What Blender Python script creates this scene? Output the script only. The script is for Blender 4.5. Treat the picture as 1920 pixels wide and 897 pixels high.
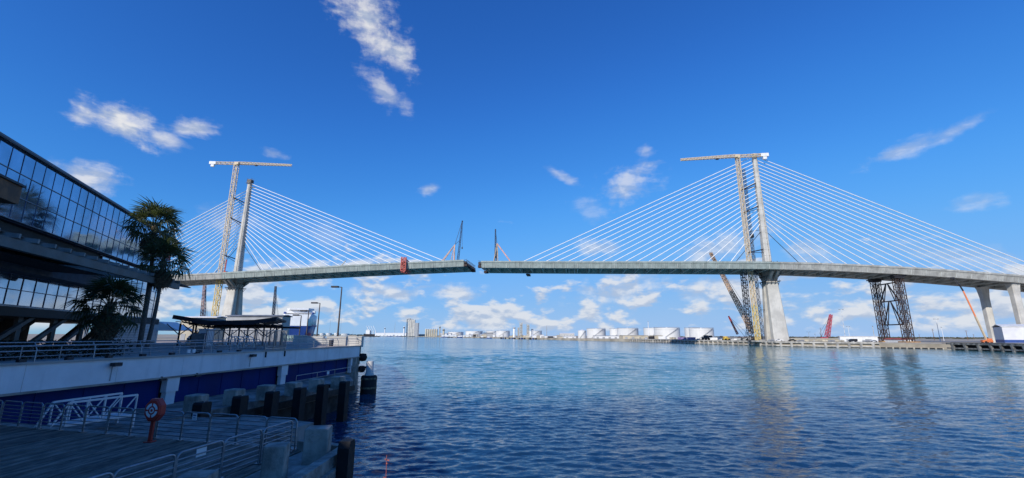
import bpy, math, random
import numpy as np
from mathutils import Vector, Matrix, Euler
random.seed(7)
R = math.radians
for o in list(bpy.data.objects): bpy.data.objects.remove(o)
SC = bpy.context.scene
COL = SC.collection

# ---------------------------------------------------------------- camera, sky, sun, exposure
F, EYE = 825.0, 7.7
PITCH, ROLL = math.atan(181 / 825.0), R(0.2)
cam_d = bpy.data.cameras.new('camera'); cam = bpy.data.objects.new('camera', cam_d); COL.objects.link(cam)
cam_d.sensor_width = 36; cam_d.lens = F / 1920 * 36; cam_d.clip_start = 0.05; cam_d.clip_end = 60000
cam.matrix_world = Matrix.Translation((0, 0, EYE)) @ Matrix.Rotation(math.pi / 2 + PITCH, 4, 'X') @ Matrix.Rotation(ROLL, 4, 'Z')
SC.camera = cam
SUN_DIR = Vector((-0.55, -0.85, 0.585)).normalized()      # towards the sun
SUN_EL = math.asin(SUN_DIR.z); SUN_AZ = math.atan2(SUN_DIR.x, SUN_DIR.y)
sun_d = bpy.data.lights.new('sun', 'SUN'); sun = bpy.data.objects.new('sun', sun_d); COL.objects.link(sun)
sun_d.energy = 4.2; sun_d.angle = R(0.5); sun_d.color = (1.0, 0.94, 0.86)
sun.rotation_euler = SUN_DIR.to_track_quat('Z', 'Y').to_euler(); sun.location = (0, 0, 300)
SC.view_settings.view_transform = 'Standard'; SC.view_settings.look = 'None'
SC.view_settings.gamma = 1.0; SC.view_settings.use_curve_mapping = False
SC.view_settings.exposure = 0.0
SC.cycles.max_bounces = 6; SC.cycles.diffuse_bounces = 2; SC.cycles.glossy_bounces = 3

def ray(u, v):
    """pixel of the 1920x897 photograph -> world direction with forward component 1"""
    x, y = (u - 960) / F, (448.5 - v) / F
    c, s = math.cos(ROLL), math.sin(ROLL)
    x, y = c * x - s * y, s * x + c * y
    a = math.pi / 2 + PITCH
    fy = math.cos(a) * y + math.sin(a); fz = math.sin(a) * y - math.cos(a)
    return x / fy, fz / fy
def PD(u, v, D):
    x, z = ray(u, v); return Vector((x * D, D, EYE + z * D))
def PZ(u, v, z):
    x, k = ray(u, v); D = (z - EYE) / k; return Vector((x * D, D, z))

class NT:
    """tiny node helper"""
    def __init__(s, tree): s.t = tree; s.n = tree.nodes; s.l = tree.links
    def new(s, typ, **kw):
        n = s.n.new(typ)
        for k, v in kw.items(): setattr(n, k, v)
        return n
    def put(s, sock, val):
        if hasattr(val, 'is_output'): s.l.new(val, sock)
        elif val is not None: sock.default_value = val
    def math(s, op, a, b=None, c=None, clamp=False):
        n = s.new('ShaderNodeMath', operation=op, use_clamp=clamp)
        for i, x in enumerate((a, b, c)):
            if x is not None: s.put(n.inputs[i], x)
        return n.outputs[0]
    def vmath(s, op, a, b=None):
        n = s.new('ShaderNodeVectorMath', operation=op)
        s.put(n.inputs[0], a)
        if b is not None: s.put(n.inputs[1], b)
        return n.outputs['Value'] if op in ('DOT_PRODUCT', 'LENGTH') else n.outputs[0]
    def noise(s, vec, scale, detail=4, rough=0.55, dist=0.0):
        n = s.new('ShaderNodeTexNoise'); n.normalize = True
        s.put(n.inputs['Vector'], vec); n.inputs['Scale'].default_value = scale
        n.inputs['Detail'].default_value = detail; n.inputs['Roughness'].default_value = rough
        n.inputs['Distortion'].default_value = dist
        return n.outputs['Fac']
    def mapr(s, x, a, b, c=0.0, d=1.0, smooth=True):
        n = s.new('ShaderNodeMapRange', interpolation_type='SMOOTHSTEP' if smooth else 'LINEAR')
        s.put(n.inputs[0], x)
        for i, q in zip((1, 2, 3, 4), (a, b, c, d)): s.put(n.inputs[i], q)
        return n.outputs[0]
    def mix(s, f, a, b, blend='MIX'):
        n = s.new('ShaderNodeMix', data_type='RGBA', blend_type=blend)
        s.put(n.inputs[0], f)
        for k, x in ((6, a), (7, b)):
            if hasattr(x, 'is_output'): s.l.new(x, n.inputs[k])
            else: n.inputs[k].default_value = (*x[:3], 1)
        return n.outputs[2]
    def xyz(s, x, y, z):
        n = s.new('ShaderNodeCombineXYZ')
        for i, q in enumerate((x, y, z)): s.put(n.inputs[i], q)
        return n.outputs[0]

world = bpy.data.worlds.new('World'); SC.world = world; world.use_nodes = True
def build_world():
    t = world.node_tree; t.nodes.clear(); N = NT(t)
    sky = N.new('ShaderNodeTexSky', sky_type='NISHITA'); sky.sun_disc = False
    sky.sun_elevation = SUN_EL; sky.sun_rotation = SUN_AZ
    sky.altitude = 0; sky.air_density = 1.0; sky.dust_density = 0.0; sky.ozone_density = 3.2
    # grade the sky to the deep clear blue of the photograph (applies all round, by value only)
    cv = N.new('ShaderNodeRGBCurve'); mp = cv.mapping; mp.extend = 'HORIZONTAL'
    K = 0.115 * 0.5
    for ch, pts in enumerate(([(0, 0), (.041, .020), (.078, .048), (.129, .098), (.20, .165), (.315, .235), (.44, .30), (.7, .36), (1, .40)],
                              [(0, 0), (.075, .117), (.141, .247), (.222, .375), (.319, .45), (.45, .485), (.7, .51), (1, .54)],
                              [(0, 0), (.146, .468), (.251, .745), (.36, .90), (.45, .92), (.6, .88), (1, .86)])):
        c = mp.curves[ch]
        while len(c.points) < len(pts): c.points.new(.5, .5)
        for q, (x, y) in zip(c.points, pts): q.location = (x, y); q.handle_type = 'AUTO_CLAMPED'
    mp.update()
    N.l.new(N.vmath('MULTIPLY', sky.outputs[0], (K, K, K)), cv.inputs['Color'])
    b_sky = N.new('ShaderNodeBackground'); b_sky.inputs[1].default_value = 0.115
    tc = N.new('ShaderNodeTexCoord'); sep = N.new('ShaderNodeSeparateXYZ'); N.l.new(tc.outputs['Generated'], sep.inputs[0])
    az = N.math('ARCTAN2', sep.outputs[0], sep.outputs[1]); el = N.math('ARCSINE', sep.outputs[2])
    p = N.xyz(az, el, 1.0)
    lowk = N.mapr(el, R(7.0), R(0.5)); g = 1 / .115
    N.l.new(N.vmath('MULTIPLY', cv.outputs[0], N.xyz(N.mapr(lowk, 0, 1, g, g * .96, False), N.mapr(lowk, 0, 1, g, g * 1.06, False), N.mapr(lowk, 0, 1, g, g * .92, False))), b_sky.inputs[0])
    # wisps and small clouds: an ellipse each in azimuth / elevation, broken up by noise
    warp = N.noise(p, 9.0, 3); pw = N.xyz(N.math('ADD', az, N.math('MULTIPLY', N.math('SUBTRACT', warp, .5), .05)), el, 0.0)
    n1 = N.noise(pw, 21.0, 7, 0.57); streak = N.noise(N.vmath('MULTIPLY', pw, (0.7, 2.2, 1)), 34.0, 5, 0.6)
    nn = N.math('ADD', N.math('MULTIPLY', n1, 0.65), N.math('MULTIPLY', streak, 0.35))
    clouds = [(690, 40, 118, 46, 53, .9), (740, 95, 60, 30, 50, .8), (718, 170, 62, 24, 42, .6), (235, 234, 90, 36, 18, .95), (300, 258, 55, 17, 22, .7),
              (366, 240, 48, 20, 6, .75), (165, 332, 74, 30, 8, .85), (520, 290, 27, 10, 12, .45), (1178, 345, 66, 33, -26, .62),
              (1053, 330, 42, 9, 25, .42), (1212, 283, 18, 14, 0, .34), (1680, 285, 95, 16, -22, .5), (1795, 243, 70, 12, -28, .36),
              (1835, 380, 50, 18, -10, .42), (803, 355, 21, 11, -15, .5), (1120, 466, 50, 18, 0, .6), (1350, 462, 95, 30, -20, .62),
              (1515, 472, 48, 26, 15, .62), (680, 492, 48, 9, 0, .6), (1105, 392, 34, 26, 20, .24), (440, 415, 75, 30, 10, .3),
              (1780, 480, 170, 24, 6, .36), (600, 440, 90, 30, 20, .2), (1360, 536, 125, 24, -6, .85), (1160, 545, 90, 30, -5, .75),
              (730, 548, 80, 20, 4, .8), (850, 548, 60, 18, 0, .8)]
    def azel(u, v):
        x, z = ray(u, v); return np.array([math.atan2(x, 1.0), math.atan2(z, math.hypot(x, 1.0))])
    dens = None
    for (u, v, a, b, rot, op) in clouds:
        a *= 1.22; b *= 1.25
        c, s = math.cos(R(rot)), math.sin(R(rot)); c0 = azel(u, v)
        A = np.column_stack([(azel(u + c * 6, v + s * 6) - c0) / 6 * a, (azel(u - s * 6, v + c * 6) - c0) / 6 * b])
        I = np.linalg.inv(A); k = -I @ c0
        q = N.xyz(N.vmath('DOT_PRODUCT', p, (I[0, 0], I[0, 1], k[0])), N.vmath('DOT_PRODUCT', p, (I[1, 0], I[1, 1], k[1])), 0.0)
        m = N.math('SUBTRACT', 1.0, N.vmath('LENGTH', q))
        d = N.mapr(N.math('MULTIPLY_ADD', N.math('SUBTRACT', nn, .5), 2.9, m), 0.02, 1.08, 0.0, op)
        d = N.math('MULTIPLY', d, N.mapr(m, -0.55, 0.1))
        dens = d if dens is None else N.math('MAXIMUM', dens, d)
    # the low field of fair-weather cumulus all round the horizon
    pb = N.vmath('MULTIPLY', p, (1.0, 2.2, 0)); 
    pb = N.vmath('ADD', pb, N.vmath('MULTIPLY', N.xyz(warp, warp, 0), (0.03, 0.05, 0)))
    def band(off):
        q = N.vmath('ADD', pb, (0.0, off, 3.7))
        return N.math('ADD', N.math('MULTIPLY', N.noise(q, 15.0, 6, 0.52), .68), N.math('MULTIPLY', N.noise(q, 4.6, 2, .5), .32))
    b0 = band(0.0); b1 = band(0.022)
    thr = N.math('ADD', N.mapr(el, R(5.0), R(13.0), 0.466, 0.65, False), N.mapr(el, R(0.2), R(3.0), 0.05, 0.0))
    bd = N.mapr(N.math('SUBTRACT', b0, thr), -0.012, 0.095, 0, .78)
    bd = N.math('MULTIPLY', bd, N.mapr(el, R(0.0), R(1.2)))
    bd = N.math('MULTIPLY', bd, N.mapr(el, R(16), R(11)))
    allc = N.math('MAXIMUM', dens, bd)
    lit = N.mapr(N.math('ADD', N.math('MULTIPLY', N.math('SUBTRACT', b0, b1), 9.0), N.math('MULTIPLY', N.math('SUBTRACT', n1, .5), 1.2)), -0.5, 0.55)
    cc = N.mix(lit, (0.56, 0.64, 0.79), (0.95, 0.95, 0.96))
    b_cl = N.new('ShaderNodeBackground'); N.l.new(cc, b_cl.inputs[0]); b_cl.inputs[1].default_value = 0.86
    mx = N.new('ShaderNodeMixShader'); N.put(mx.inputs[0], allc)
    N.l.new(b_sky.outputs[0], mx.inputs[1]); N.l.new(b_cl.outputs[0], mx.inputs[2])
    out = N.new('ShaderNodeOutputWorld'); N.l.new(mx.outputs[0], out.inputs[0])
    world.cycles.sampling_method = 'MANUAL'; world.cycles.sample_map_resolution = 512
build_world()

# ---------------------------------------------------------------- materials
MATS = {}
def M(name, col, rough=0.7, var=0.18, scale=0.6, bump=0.0, bscale=None, metal=0.0, spec=0.4, streak=0.0, col2=None, stretch=(1, 1, 1), objvar=0.0):
    if name in MATS: return MATS[name]
    m = bpy.data.materials.new(name); m.use_nodes = True; t = m.node_tree; t.nodes.clear(); N = NT(t)
    pr = N.new('ShaderNodeBsdfPrincipled'); out = N.new('ShaderNodeOutputMaterial'); N.l.new(pr.outputs[0], out.inputs[0])
    geo = N.new('ShaderNodeNewGeometry'); pos = geo.outputs['Position']
    if stretch != (1, 1, 1): pos = N.vmath('MULTIPLY', pos, stretch)
    n = N.noise(pos, scale, 5, 0.6)
    c2 = col2 or tuple(max(0, c * (1 - 2.2 * var)) for c in col)
    c = N.mix(N.mapr(n, 0.34, 0.66), c2, tuple(min(1, x * (1 + var * .5)) for x in col))
    if streak > 0:
        sv = N.vmath('MULTIPLY', geo.outputs['Position'], (1, 1, 0.06))
        st = N.mapr(N.noise(sv, 1.1, 4, 0.65), 0.5, 0.72, 0, streak)
        c = N.mix(st, c, tuple(x * 0.42 for x in col))
    if objvar:
        oi = N.new('ShaderNodeObjectInfo'); k = N.mapr(oi.outputs['Random'], 0, 1, 1 - objvar, 1 + objvar * .6, False)
        c = N.vmath('MULTIPLY', c, N.xyz(k, k, k))
    N.l.new(c, pr.inputs['Base Color'])
    N.put(pr.inputs['Roughness'], N.mapr(n, 0.3, 0.7, max(.02, rough - .1), min(1, rough + .1)))
    pr.inputs['Metallic'].default_value = metal; pr.inputs['Specular IOR Level'].default_value = spec
    if bump:
        b = N.new('ShaderNodeBump'); b.inputs['Strength'].default_value = bump; b.inputs['Distance'].default_value = 0.03
        N.put(b.inputs['Height'], N.noise(pos, bscale or scale * 8, 5, .6)); N.l.new(b.outputs[0], pr.inputs['Normal'])
    MATS[name] = m; return m

conc   = M('concrete', (.46, .44, .40), .85, .12, .12, .3, 3, streak=.35)
conc_p = M('pylon_concrete', (.58, .56, .51), .85, .10, .10, .2, 2, streak=.30)
conc_d = M('dock_concrete', (.30, .28, .25), .9, .28, .7, .6, 9, streak=.25)
conc_w = M('weathered_concrete', (.40, .365, .31), .9, .22, 1.6, .5, 14, streak=.45)
girder = M('girder_green_grey', (.34, .39, .365), .75, .10, .25, streak=.28, objvar=.10)
girder2 = M('girder_concrete', (.42, .42, .39), .8, .12, .25, streak=.35, objvar=.10)
under  = M('frame_grey', (.52, .54, .51), .8, .1, .2)
white  = M('white_paint', (.80, .80, .79), .5, .05, .5)
cable_m = M('cable_white', (.84, .84, .83), .45, .03, .5)
cranew = M('crane_cream', (.68, .55, .37), .55, .08, 1)
yellow = M('crane_yellow', (.74, .52, .10), .5, .08, 1)
redm   = M('red_paint', (.50, .05, .035), .5, .12, 1)
redp   = M('coral_red', (.62, .13, .10), .5, .1, 1)
orange = M('boom_orange', (.70, .20, .07), .5, .1, 1)
dark   = M('dark_steel', (.035, .035, .042), .6, .2, 1)
rust   = M('rust_steel', (.075, .045, .038), .75, .3, 1.2)
blue_d = M('dark_blue_panel', (.008, .028, .15), .7, .12, .4, stretch=(1, 1, .2), spec=.12)
bluep  = M('blue_paint', (.02, .07, .28), .5, .1, .4)
wallw  = M('wall_white', (.80, .79, .78), .75, .06, .4, .25, 12, streak=.30)
rubber = M('black_rubber', (.012, .012, .013), .7, .2, 3)
steel  = M('galvanised_steel', (.36, .37, .38), .42, .12, 6, metal=.75)
alum   = M('aluminium_white', (.66, .67, .68), .45, .05, 3, metal=.2)
wood   = M('weathered_planks', (.25, .21, .16), .85, .25, 1.3, .5, 20, stretch=(4, 1, 4), objvar=.4)
brown  = M('brown_timber', (.24, .12, .06), .75, .25, 1.2, .3, 12)
sand   = M('pale_ground', (.42, .37, .29), .95, .2, .04, .3, .6)
tan_m  = M('tan_paint', (.55, .49, .37), .8, .1, .1)
grey_m = M('grey_metal_sheet', (.38, .39, .40), .6, .08, .3)
pave   = M('promenade_paving', (.40, .34, .29), .9, .15, .5, .2, 8)
canopy = M('canopy_grey_green', (.055, .06, .057), .75, .15, .6)
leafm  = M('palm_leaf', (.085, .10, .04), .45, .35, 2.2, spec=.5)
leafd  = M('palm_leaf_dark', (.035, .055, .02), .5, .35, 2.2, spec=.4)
thatch = M('dry_thatch', (.16, .12, .075), .9, .3, 5)
trunkm = M('palm_trunk', (.16, .14, .12), .95, .3, 5, .6, 22, stretch=(1, 1, 5))
hedgem = M('hedge_leaf', (.03, .045, .018), .7, .4, 5)
flower = M('coral_flower', (.62, .19, .14), .6, .2, 30)
louver = M('louver_white', (.62, .62, .60), .6, .06, .5)
def leafy(m, col):
    N = NT(m.node_tree); pr = next(n for n in m.node_tree.nodes if n.type == 'BSDF_PRINCIPLED'); out = next(n for n in m.node_tree.nodes if n.type == 'OUTPUT_MATERIAL')
    tr = N.new('ShaderNodeBsdfTranslucent'); tr.inputs[0].default_value = (*col, 1); mx = N.new('ShaderNodeMixShader'); mx.inputs[0].default_value = .35
    N.l.new(pr.outputs[0], mx.inputs[1]); N.l.new(tr.outputs[0], mx.inputs[2]); N.l.new(mx.outputs[0], out.inputs[0])
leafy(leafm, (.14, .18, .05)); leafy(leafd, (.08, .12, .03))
def glass_mat(name, col, rough=.03, metal=.85):
    m = M(name, col, rough, .10, .25, metal=metal, spec=.6); return m
glass_u = glass_mat('curtain_glass', (.33, .45, .62), .04)
glass_l = glass_mat('pale_glass', (.42, .52, .62), .06)
carglass = glass_mat('car_glass', (.03, .04, .05), .05, .2)

# ---------------------------------------------------------------- geometry helpers
def wloc(o):
    v = Vector((0, 0, 0))
    while o is not None: v += o.location; o = o.parent
    return v
class MB:
    def __init__(s): s.v = []; s.f = []; s.sm = []
    def _add(s, vs, fs, sm=False):
        b = len(s.v); s.v += [tuple(x) for x in vs]; s.f += [tuple(i + b for i in f) for f in fs]; s.sm += [sm] * len(fs); return s
    def box(s, c, d, rz=0.0, M4=None):
        x, y, z = d[0] / 2, d[1] / 2, d[2] / 2
        pts = [Vector((i, j, k)) for k in (-z, z) for i, j in ((-x, -y), (x, -y), (x, y), (-x, y))]
        m = M4 or (Matrix.Translation(Vector(c)) @ Matrix.Rotation(rz, 4, 'Z'))
        return s._add([m @ p for p in pts], [(3, 2, 1, 0), (4, 5, 6, 7), (0, 1, 5, 4), (1, 2, 6, 5), (2, 3, 7, 6), (3, 0, 4, 7)])
    def loft(s, loops, cap=True, sm=False):
        n = len(loops[0]); vs = [p for l in loops for p in l]; fs = []
        for k in range(len(loops) - 1):
            for i in range(n):
                j = (i + 1) % n; fs.append((k * n + i, k * n + j, (k + 1) * n + j, (k + 1) * n + i))
        b = len(s.f); s._add(vs, fs, sm)
        if cap:
            s._add(loops[0], [tuple(range(n))[::-1]]); s._add(loops[-1], [tuple(range(n))])
        return s
    def bar(s, a, b, w, h=None, up=Vector((0, 0, 1))):
        a, b = Vector(a), Vector(b); d = (b - a)
        if d.length < 1e-6: return s
        d.normalize(); x = d.cross(up)
        if x.length < 1e-3: x = d.cross(Vector((1, 0, 0)))
        x.normalize(); y = x.cross(d).normalized(); h = h or w
        q = [x * w / 2 + y * h / 2, -x * w / 2 + y * h / 2, -x * w / 2 - y * h / 2, x * w / 2 - y * h / 2]
        return s.loft([[a + k for k in q], [b + k for k in q]])
    def tube(s, a, b, r0, r1=None, n=10, cap=True, sm=True):
        return s.path([a, b], r0, n, r1=r1, cap=cap, sm=sm)
    def path(s, pts, r, n=6, r1=None, cap=True, sm=True):
        pts = [Vector(p) for p in pts]; L = len(pts); loops = []; x = None
        for i, p in enumerate(pts):
            d = (pts[min(i + 1, L - 1)] - pts[max(i - 1, 0)]).normalized()
            if x is None:
                x = d.cross(Vector((0, 0, 1)))
                if x.length < 1e-3: x = Vector((1, 0, 0))
            x = (x - d * x.dot(d)).normalized(); y = d.cross(x)
            rr = r if r1 is None else r + (r1 - r) * i / (L - 1)
            loops.append([p + x * rr * math.cos(2 * math.pi * k / n) + y * rr * math.sin(2 * math.pi * k / n) for k in range(n)])
        return s.loft(loops, cap, sm)
    def lathe(s, c, prof, n=20, sm=True):
        c = Vector(c)
        return s.loft([[c + Vector((r * math.cos(2 * math.pi * k / n), r * math.sin(2 * math.pi * k / n), z)) for k in range(n)] for r, z in prof], True, sm)
    def prism(s, poly, z0, z1):
        a = sum(poly[i][0] * poly[(i + 1) % len(poly)][1] - poly[(i + 1) % len(poly)][0] * poly[i][1] for i in range(len(poly)))
        if a < 0: poly = poly[::-1]
        return s.loft([[Vector((x, y, z0)) for x, y in poly], [Vector((x, y, z1)) for x, y in poly]])
    def quad(s, *p): return s._add(p, [tuple(range(len(p)))])
    def lattice(s, a, b, w0, w1, n, t, h0=None, h1=None, up=Vector((0, 1, 0)), td=None):
        """square lattice boom from a to b: four chords, laced faces"""
        a, b = Vector(a), Vector(b); d = (b - a).normalized(); x = d.cross(up)
        if x.length < 1e-3: x = d.cross(Vector((1, 0, 0)))
        x.normalize(); y = x.cross(d); h0 = h0 or w0; h1 = h1 or w1; td = td or t * .6
        def ring(k):
            f = k / n; w = w0 + (w1 - w0) * f; h = h0 + (h1 - h0) * f; c = a + (b - a) * f
            return [c + x * w / 2 + y * h / 2, c - x * w / 2 + y * h / 2, c - x * w / 2 - y * h / 2, c + x * w / 2 - y * h / 2]
        rs = [ring(k) for k in range(n + 1)]
        for i in range(4): s.bar(rs[0][i], rs[n][i], t)
        for k in range(n):
            for i in range(4):
                j = (i + 1) % 4
                s.bar(rs[k][i], rs[k + 1][j], td) if (k + i) % 2 else s.bar(rs[k][j], rs[k + 1][i], td)
                s.bar(rs[k][i], rs[k][j], td)
        return s
    def build(s, name, mat, parent=None, smooth=False, origin=None):
        me = bpy.data.meshes.new(name); o = bpy.data.objects.new(name, me); COL.objects.link(o)
        if parent is not None: off = wloc(parent); o.parent = parent
        elif origin is not None: off = Vector(origin); o.location = off
        else:
            a = np.array(s.v); lo, hi = a.min(0), a.max(0); off = Vector(((lo[0] + hi[0]) / 2, (lo[1] + hi[1]) / 2, lo[2])); o.location = off
        me.from_pydata([(x - off.x, y - off.y, z - off.z) for x, y, z in s.v], [], s.f)
        me.polygons.foreach_set('use_smooth', [bool(k or smooth) for k in s.sm])
        me.materials.append(mat); me.update(); return o
def tag(o, label, cat, group=None):
    o['label'] = label; o['category'] = cat
    if group: o['group'] = group
    return o
def thing(name, label, cat, loc=(0, 0, 0), group=None):
    o = bpy.data.objects.new(name, None); COL.objects.link(o); o.location = Vector(loc); o.empty_display_size = .5
    return tag(o, label, cat, group)
def struct(name, mb, mat, origin=(0, 0, 0)):
    o = mb.build(name, mat, None, origin=origin); o['kind'] = 'structure'; return o
KIDS = {}
def kids(o): return [c for c in COL.objects if c.parent == o]
def copy_tree(o, parent=None, label=None):
    c = o.copy(); COL.objects.link(c)
    if parent is not None: c.parent = parent
    if label: c['label'] = label
    for ch in o.children: copy_tree(ch, c)
    return c
def inst(src, parent, loc=None, rot=None):
    c = src.copy(); COL.objects.link(c); c.parent = parent
    if loc is not None: c.location = loc
    if rot is not None: c.rotation_euler = rot
    return c

# ---------------------------------------------------------------- water and ground
def water_material():
    m = bpy.data.materials.new('channel_water'); m.use_nodes = True; t = m.node_tree; t.nodes.clear(); N = NT(t)
    pr = N.new('ShaderNodeBsdfPrincipled'); out = N.new('ShaderNodeOutputMaterial'); N.l.new(pr.outputs[0], out.inputs[0])
    geo = N.new('ShaderNodeNewGeometry'); pos = geo.outputs['Position']; sep = N.new('ShaderNodeSeparateXYZ'); N.l.new(pos, sep.inputs[0])
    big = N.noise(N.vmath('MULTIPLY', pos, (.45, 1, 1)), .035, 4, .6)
    # brightness step painted into the base colour: dark by the quay, turquoise beyond
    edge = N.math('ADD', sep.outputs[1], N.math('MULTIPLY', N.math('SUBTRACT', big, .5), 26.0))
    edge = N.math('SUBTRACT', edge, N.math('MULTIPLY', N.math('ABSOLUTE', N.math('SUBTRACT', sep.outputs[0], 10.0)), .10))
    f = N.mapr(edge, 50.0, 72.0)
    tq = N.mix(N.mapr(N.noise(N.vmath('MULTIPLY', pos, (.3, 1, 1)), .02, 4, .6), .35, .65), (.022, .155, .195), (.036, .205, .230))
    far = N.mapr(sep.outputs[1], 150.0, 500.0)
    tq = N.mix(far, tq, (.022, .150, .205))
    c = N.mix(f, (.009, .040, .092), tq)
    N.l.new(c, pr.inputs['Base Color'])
    N.put(pr.inputs['Roughness'], N.mapr(sep.outputs[1], 60.0, 500.0, .05, .12)); pr.inputs['IOR'].default_value = 1.33; pr.inputs['Specular IOR Level'].default_value = .36
    # wave slopes from layered noise, crests running across the channel
    pv = N.vmath('MULTIPLY', pos, (.30, 1.0, 1)); rot = N.new('ShaderNodeVectorRotate'); rot.inputs['Angle'].default_value = R(-10)
    rot.rotation_type = 'Z_AXIS'; N.l.new(pv, rot.inputs['Vector']); pv = rot.outputs[0]
    gust = N.mapr(N.noise(N.vmath('MULTIPLY', pos, (.3, 1, 1)), .045, 3, .6), .3, .7, .75, 1.25)
    tot = None
    for src, sc, dt, amp in ((pv, 2.6, 3, .30), (pv, 8.0, 3, .50)):
        n = N.new('ShaderNodeTexNoise'); n.normalize = True; N.l.new(src, n.inputs['Vector']); n.inputs['Scale'].default_value = sc; n.inputs['Detail'].default_value = dt; n.inputs['Roughness'].default_value = .6; n.inputs['Distortion'].default_value = .3
        v = N.vmath('MULTIPLY', N.vmath('SUBTRACT', n.outputs['Color'], (.5, .5, .5)), (amp * .55, amp, 0))
        tot = v if tot is None else N.vmath('ADD', tot, v)
    sc_ = N.new('ShaderNodeVectorMath', operation='SCALE'); N.l.new(tot, sc_.inputs[0]); N.put(sc_.inputs['Scale'], gust)
    nrm = N.vmath('NORMALIZE', N.vmath('ADD', sc_.outputs[0], geo.outputs['Normal']))
    N.l.new(nrm, pr.inputs['Normal'])
    return m
# real low waves out to about a kilometre (finer towards the quay), and one flat sheet under them to the horizon
def build_water():
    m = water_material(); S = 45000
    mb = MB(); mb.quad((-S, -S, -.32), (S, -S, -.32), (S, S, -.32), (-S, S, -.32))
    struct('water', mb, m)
    nr, na = 900, 640; r = 9.0 * (1000 / 9.0) ** (np.linspace(0, 1, nr)); a = np.linspace(R(-66), R(66), na)
    RR, AA = np.meshgrid(r, a, indexing='ij'); X = RR * np.sin(AA); Y = RR * np.cos(AA); Z = np.zeros_like(X)
    rng = np.random.default_rng(3); sp = np.maximum(RR * math.log(1000 / 9.0) / nr, RR * (a[1] - a[0]))
    n = 120; lam = np.exp(rng.uniform(math.log(.36), math.log(6.0), n)); th = rng.normal(R(97), R(27), n); ph = rng.uniform(0, 6.283, n)
    slope = .205 * math.sqrt(2.0 / n)
    for l, t_, f in zip(lam, th, ph):
        k = 2 * math.pi / l; w = np.clip((l / sp - 2.6) / 2.0, 0, 1) * (1.0 if l < 1.9 else np.clip((RR - 55) / 110, .10, 1.0)); s_ = np.sin(k * (X * math.cos(t_) + Y * math.sin(t_)) + f)
        Z += w * (slope / k) * (1.0 if l < 5 else .7) * (s_ + .25 * np.cos(2 * np.arcsin(np.clip(s_, -1, 1))))
    g = sum(np.sin(X * kx + Y * ky + f) for kx, ky, f in ((.021, .05, 1), (-.034, .071, 2.2), (.013, -.11, .4), (.06, .03, 4))) / 4
    Z *= .95 + .55 * g
    for l, t_, f in ((6.2, 1.45, .3), (7.9, 1.95, 2.), (4.6, 1.2, 4.), (5.3, 1.75, 5.)): Z += .012 * np.sin(2 * math.pi / l * (X * math.cos(t_) + Y * math.sin(t_)) + f + 1.5 * g) * np.clip((l / sp - 2.6) / 2, 0, 1)
    Z = np.clip(Z, -.28, .4)
    co = np.stack([X, Y, Z], -1).reshape(-1, 3).astype(np.float32); idx = np.arange(nr * na).reshape(nr, na)
    f = np.stack([idx[:-1, :-1], idx[:-1, 1:], idx[1:, 1:], idx[1:, :-1]], -1).reshape(-1, 4)[:, ::-1]
    me = bpy.data.meshes.new('water'); me.vertices.add(len(co)); me.vertices.foreach_set('co', co.ravel())
    me.loops.add(f.size); me.loops.foreach_set('vertex_index', f.ravel().astype(np.int32))
    me.polygons.add(len(f)); me.polygons.foreach_set('loop_start', np.arange(0, f.size, 4, dtype=np.int32))
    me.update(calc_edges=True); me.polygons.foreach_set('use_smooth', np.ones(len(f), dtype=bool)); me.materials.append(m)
    o = bpy.data.objects.new('water', me); COL.objects.link(o); o['kind'] = 'structure'
build_water()

LAND = 3.4
shore = [(700, 630.5), (800, 632), (900, 634), (1050, 638), (1180, 641), (1300, 645), (1400, 648), (1455, 650), (1560, 652), (1650, 653), (1770, 655)]
SH = [PZ(u, v, 0) for u, v in shore]
SHXY = [(p.x, p.y) for p in SH]
def push(poly, d):   # shoreline pushed inland (to the right / away)
    return [(x + d * .75, y + d * .66) for x, y in poly]
mb = MB(); mb.prism([(-2600, 5200)] + push(SHXY, 1.5) + [(330, 262), (520, 110), (900, -200), (2500, -900), (30000, -3000), (32000, 32000), (-12000, 32000)], -1, LAND)
struct('ground', mb, sand)
mb = MB(); mb.prism([(-64, 126), (-110, 200), (-205, 330), (-222, 380), (-262, 420), (-262, 480), (-420, 720), (-1000, 1500), (-2300, 3000), (-3800, 4600), (-20000, 32000), (-32000, 32000), (-32000, -8000), (-140, -8000), (-140, 126)], -1, LAND)
struct('ground', mb, sand)

# ---------------------------------------------------------------- the bridge
PLX, PRX = Vector((-279, 445)), Vector((222, 378))
BA = (PRX - PLX); SPAN = BA.length; BA = BA / SPAN; BN = Vector((BA.y, -BA.x))        # BN points to the camera side
BROT = math.atan2(BA.y, BA.x)
def AX(s, h, z): p = PLX + BA * s + BN * h; return Vector((p.x, p.y, z))
def AXP(u, v, h=0.0):
    """point where the pixel's ray meets the vertical plane at offset h beside the bridge axis"""
    x, z = ray(u, v); ox, oy = PLX.x + BN.x * h, PLX.y + BN.y * h
    s = (x * oy - ox) / (BA.x - x * BA.y); D = oy + BA.y * s
    return Vector((x * D, D, EYE + z * D))
def interp(xs, ys, x):
    if x <= xs[0]: return ys[0] + (ys[1] - ys[0]) / (xs[1] - xs[0]) * (x - xs[0])
    if x >= xs[-1]: return ys[-1] + (ys[-1] - ys[-2]) / (xs[-1] - xs[-2]) * (x - xs[-1])
    return float(np.interp(x, xs, ys))
PROF_L = ([-200, -41, 30, 128, 185, 236], [59.0, 65.6, 67.9, 71.8, 73.5, 74.7])
PROF_R = ([258, 303, 350, 440, 494, 530, 562, 600, 637, 677, 760], [73.3, 72.3, 71.3, 69.6, 68.4, 66.9, 65.0, 62.2, 58.9, 54.6, 45])
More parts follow.
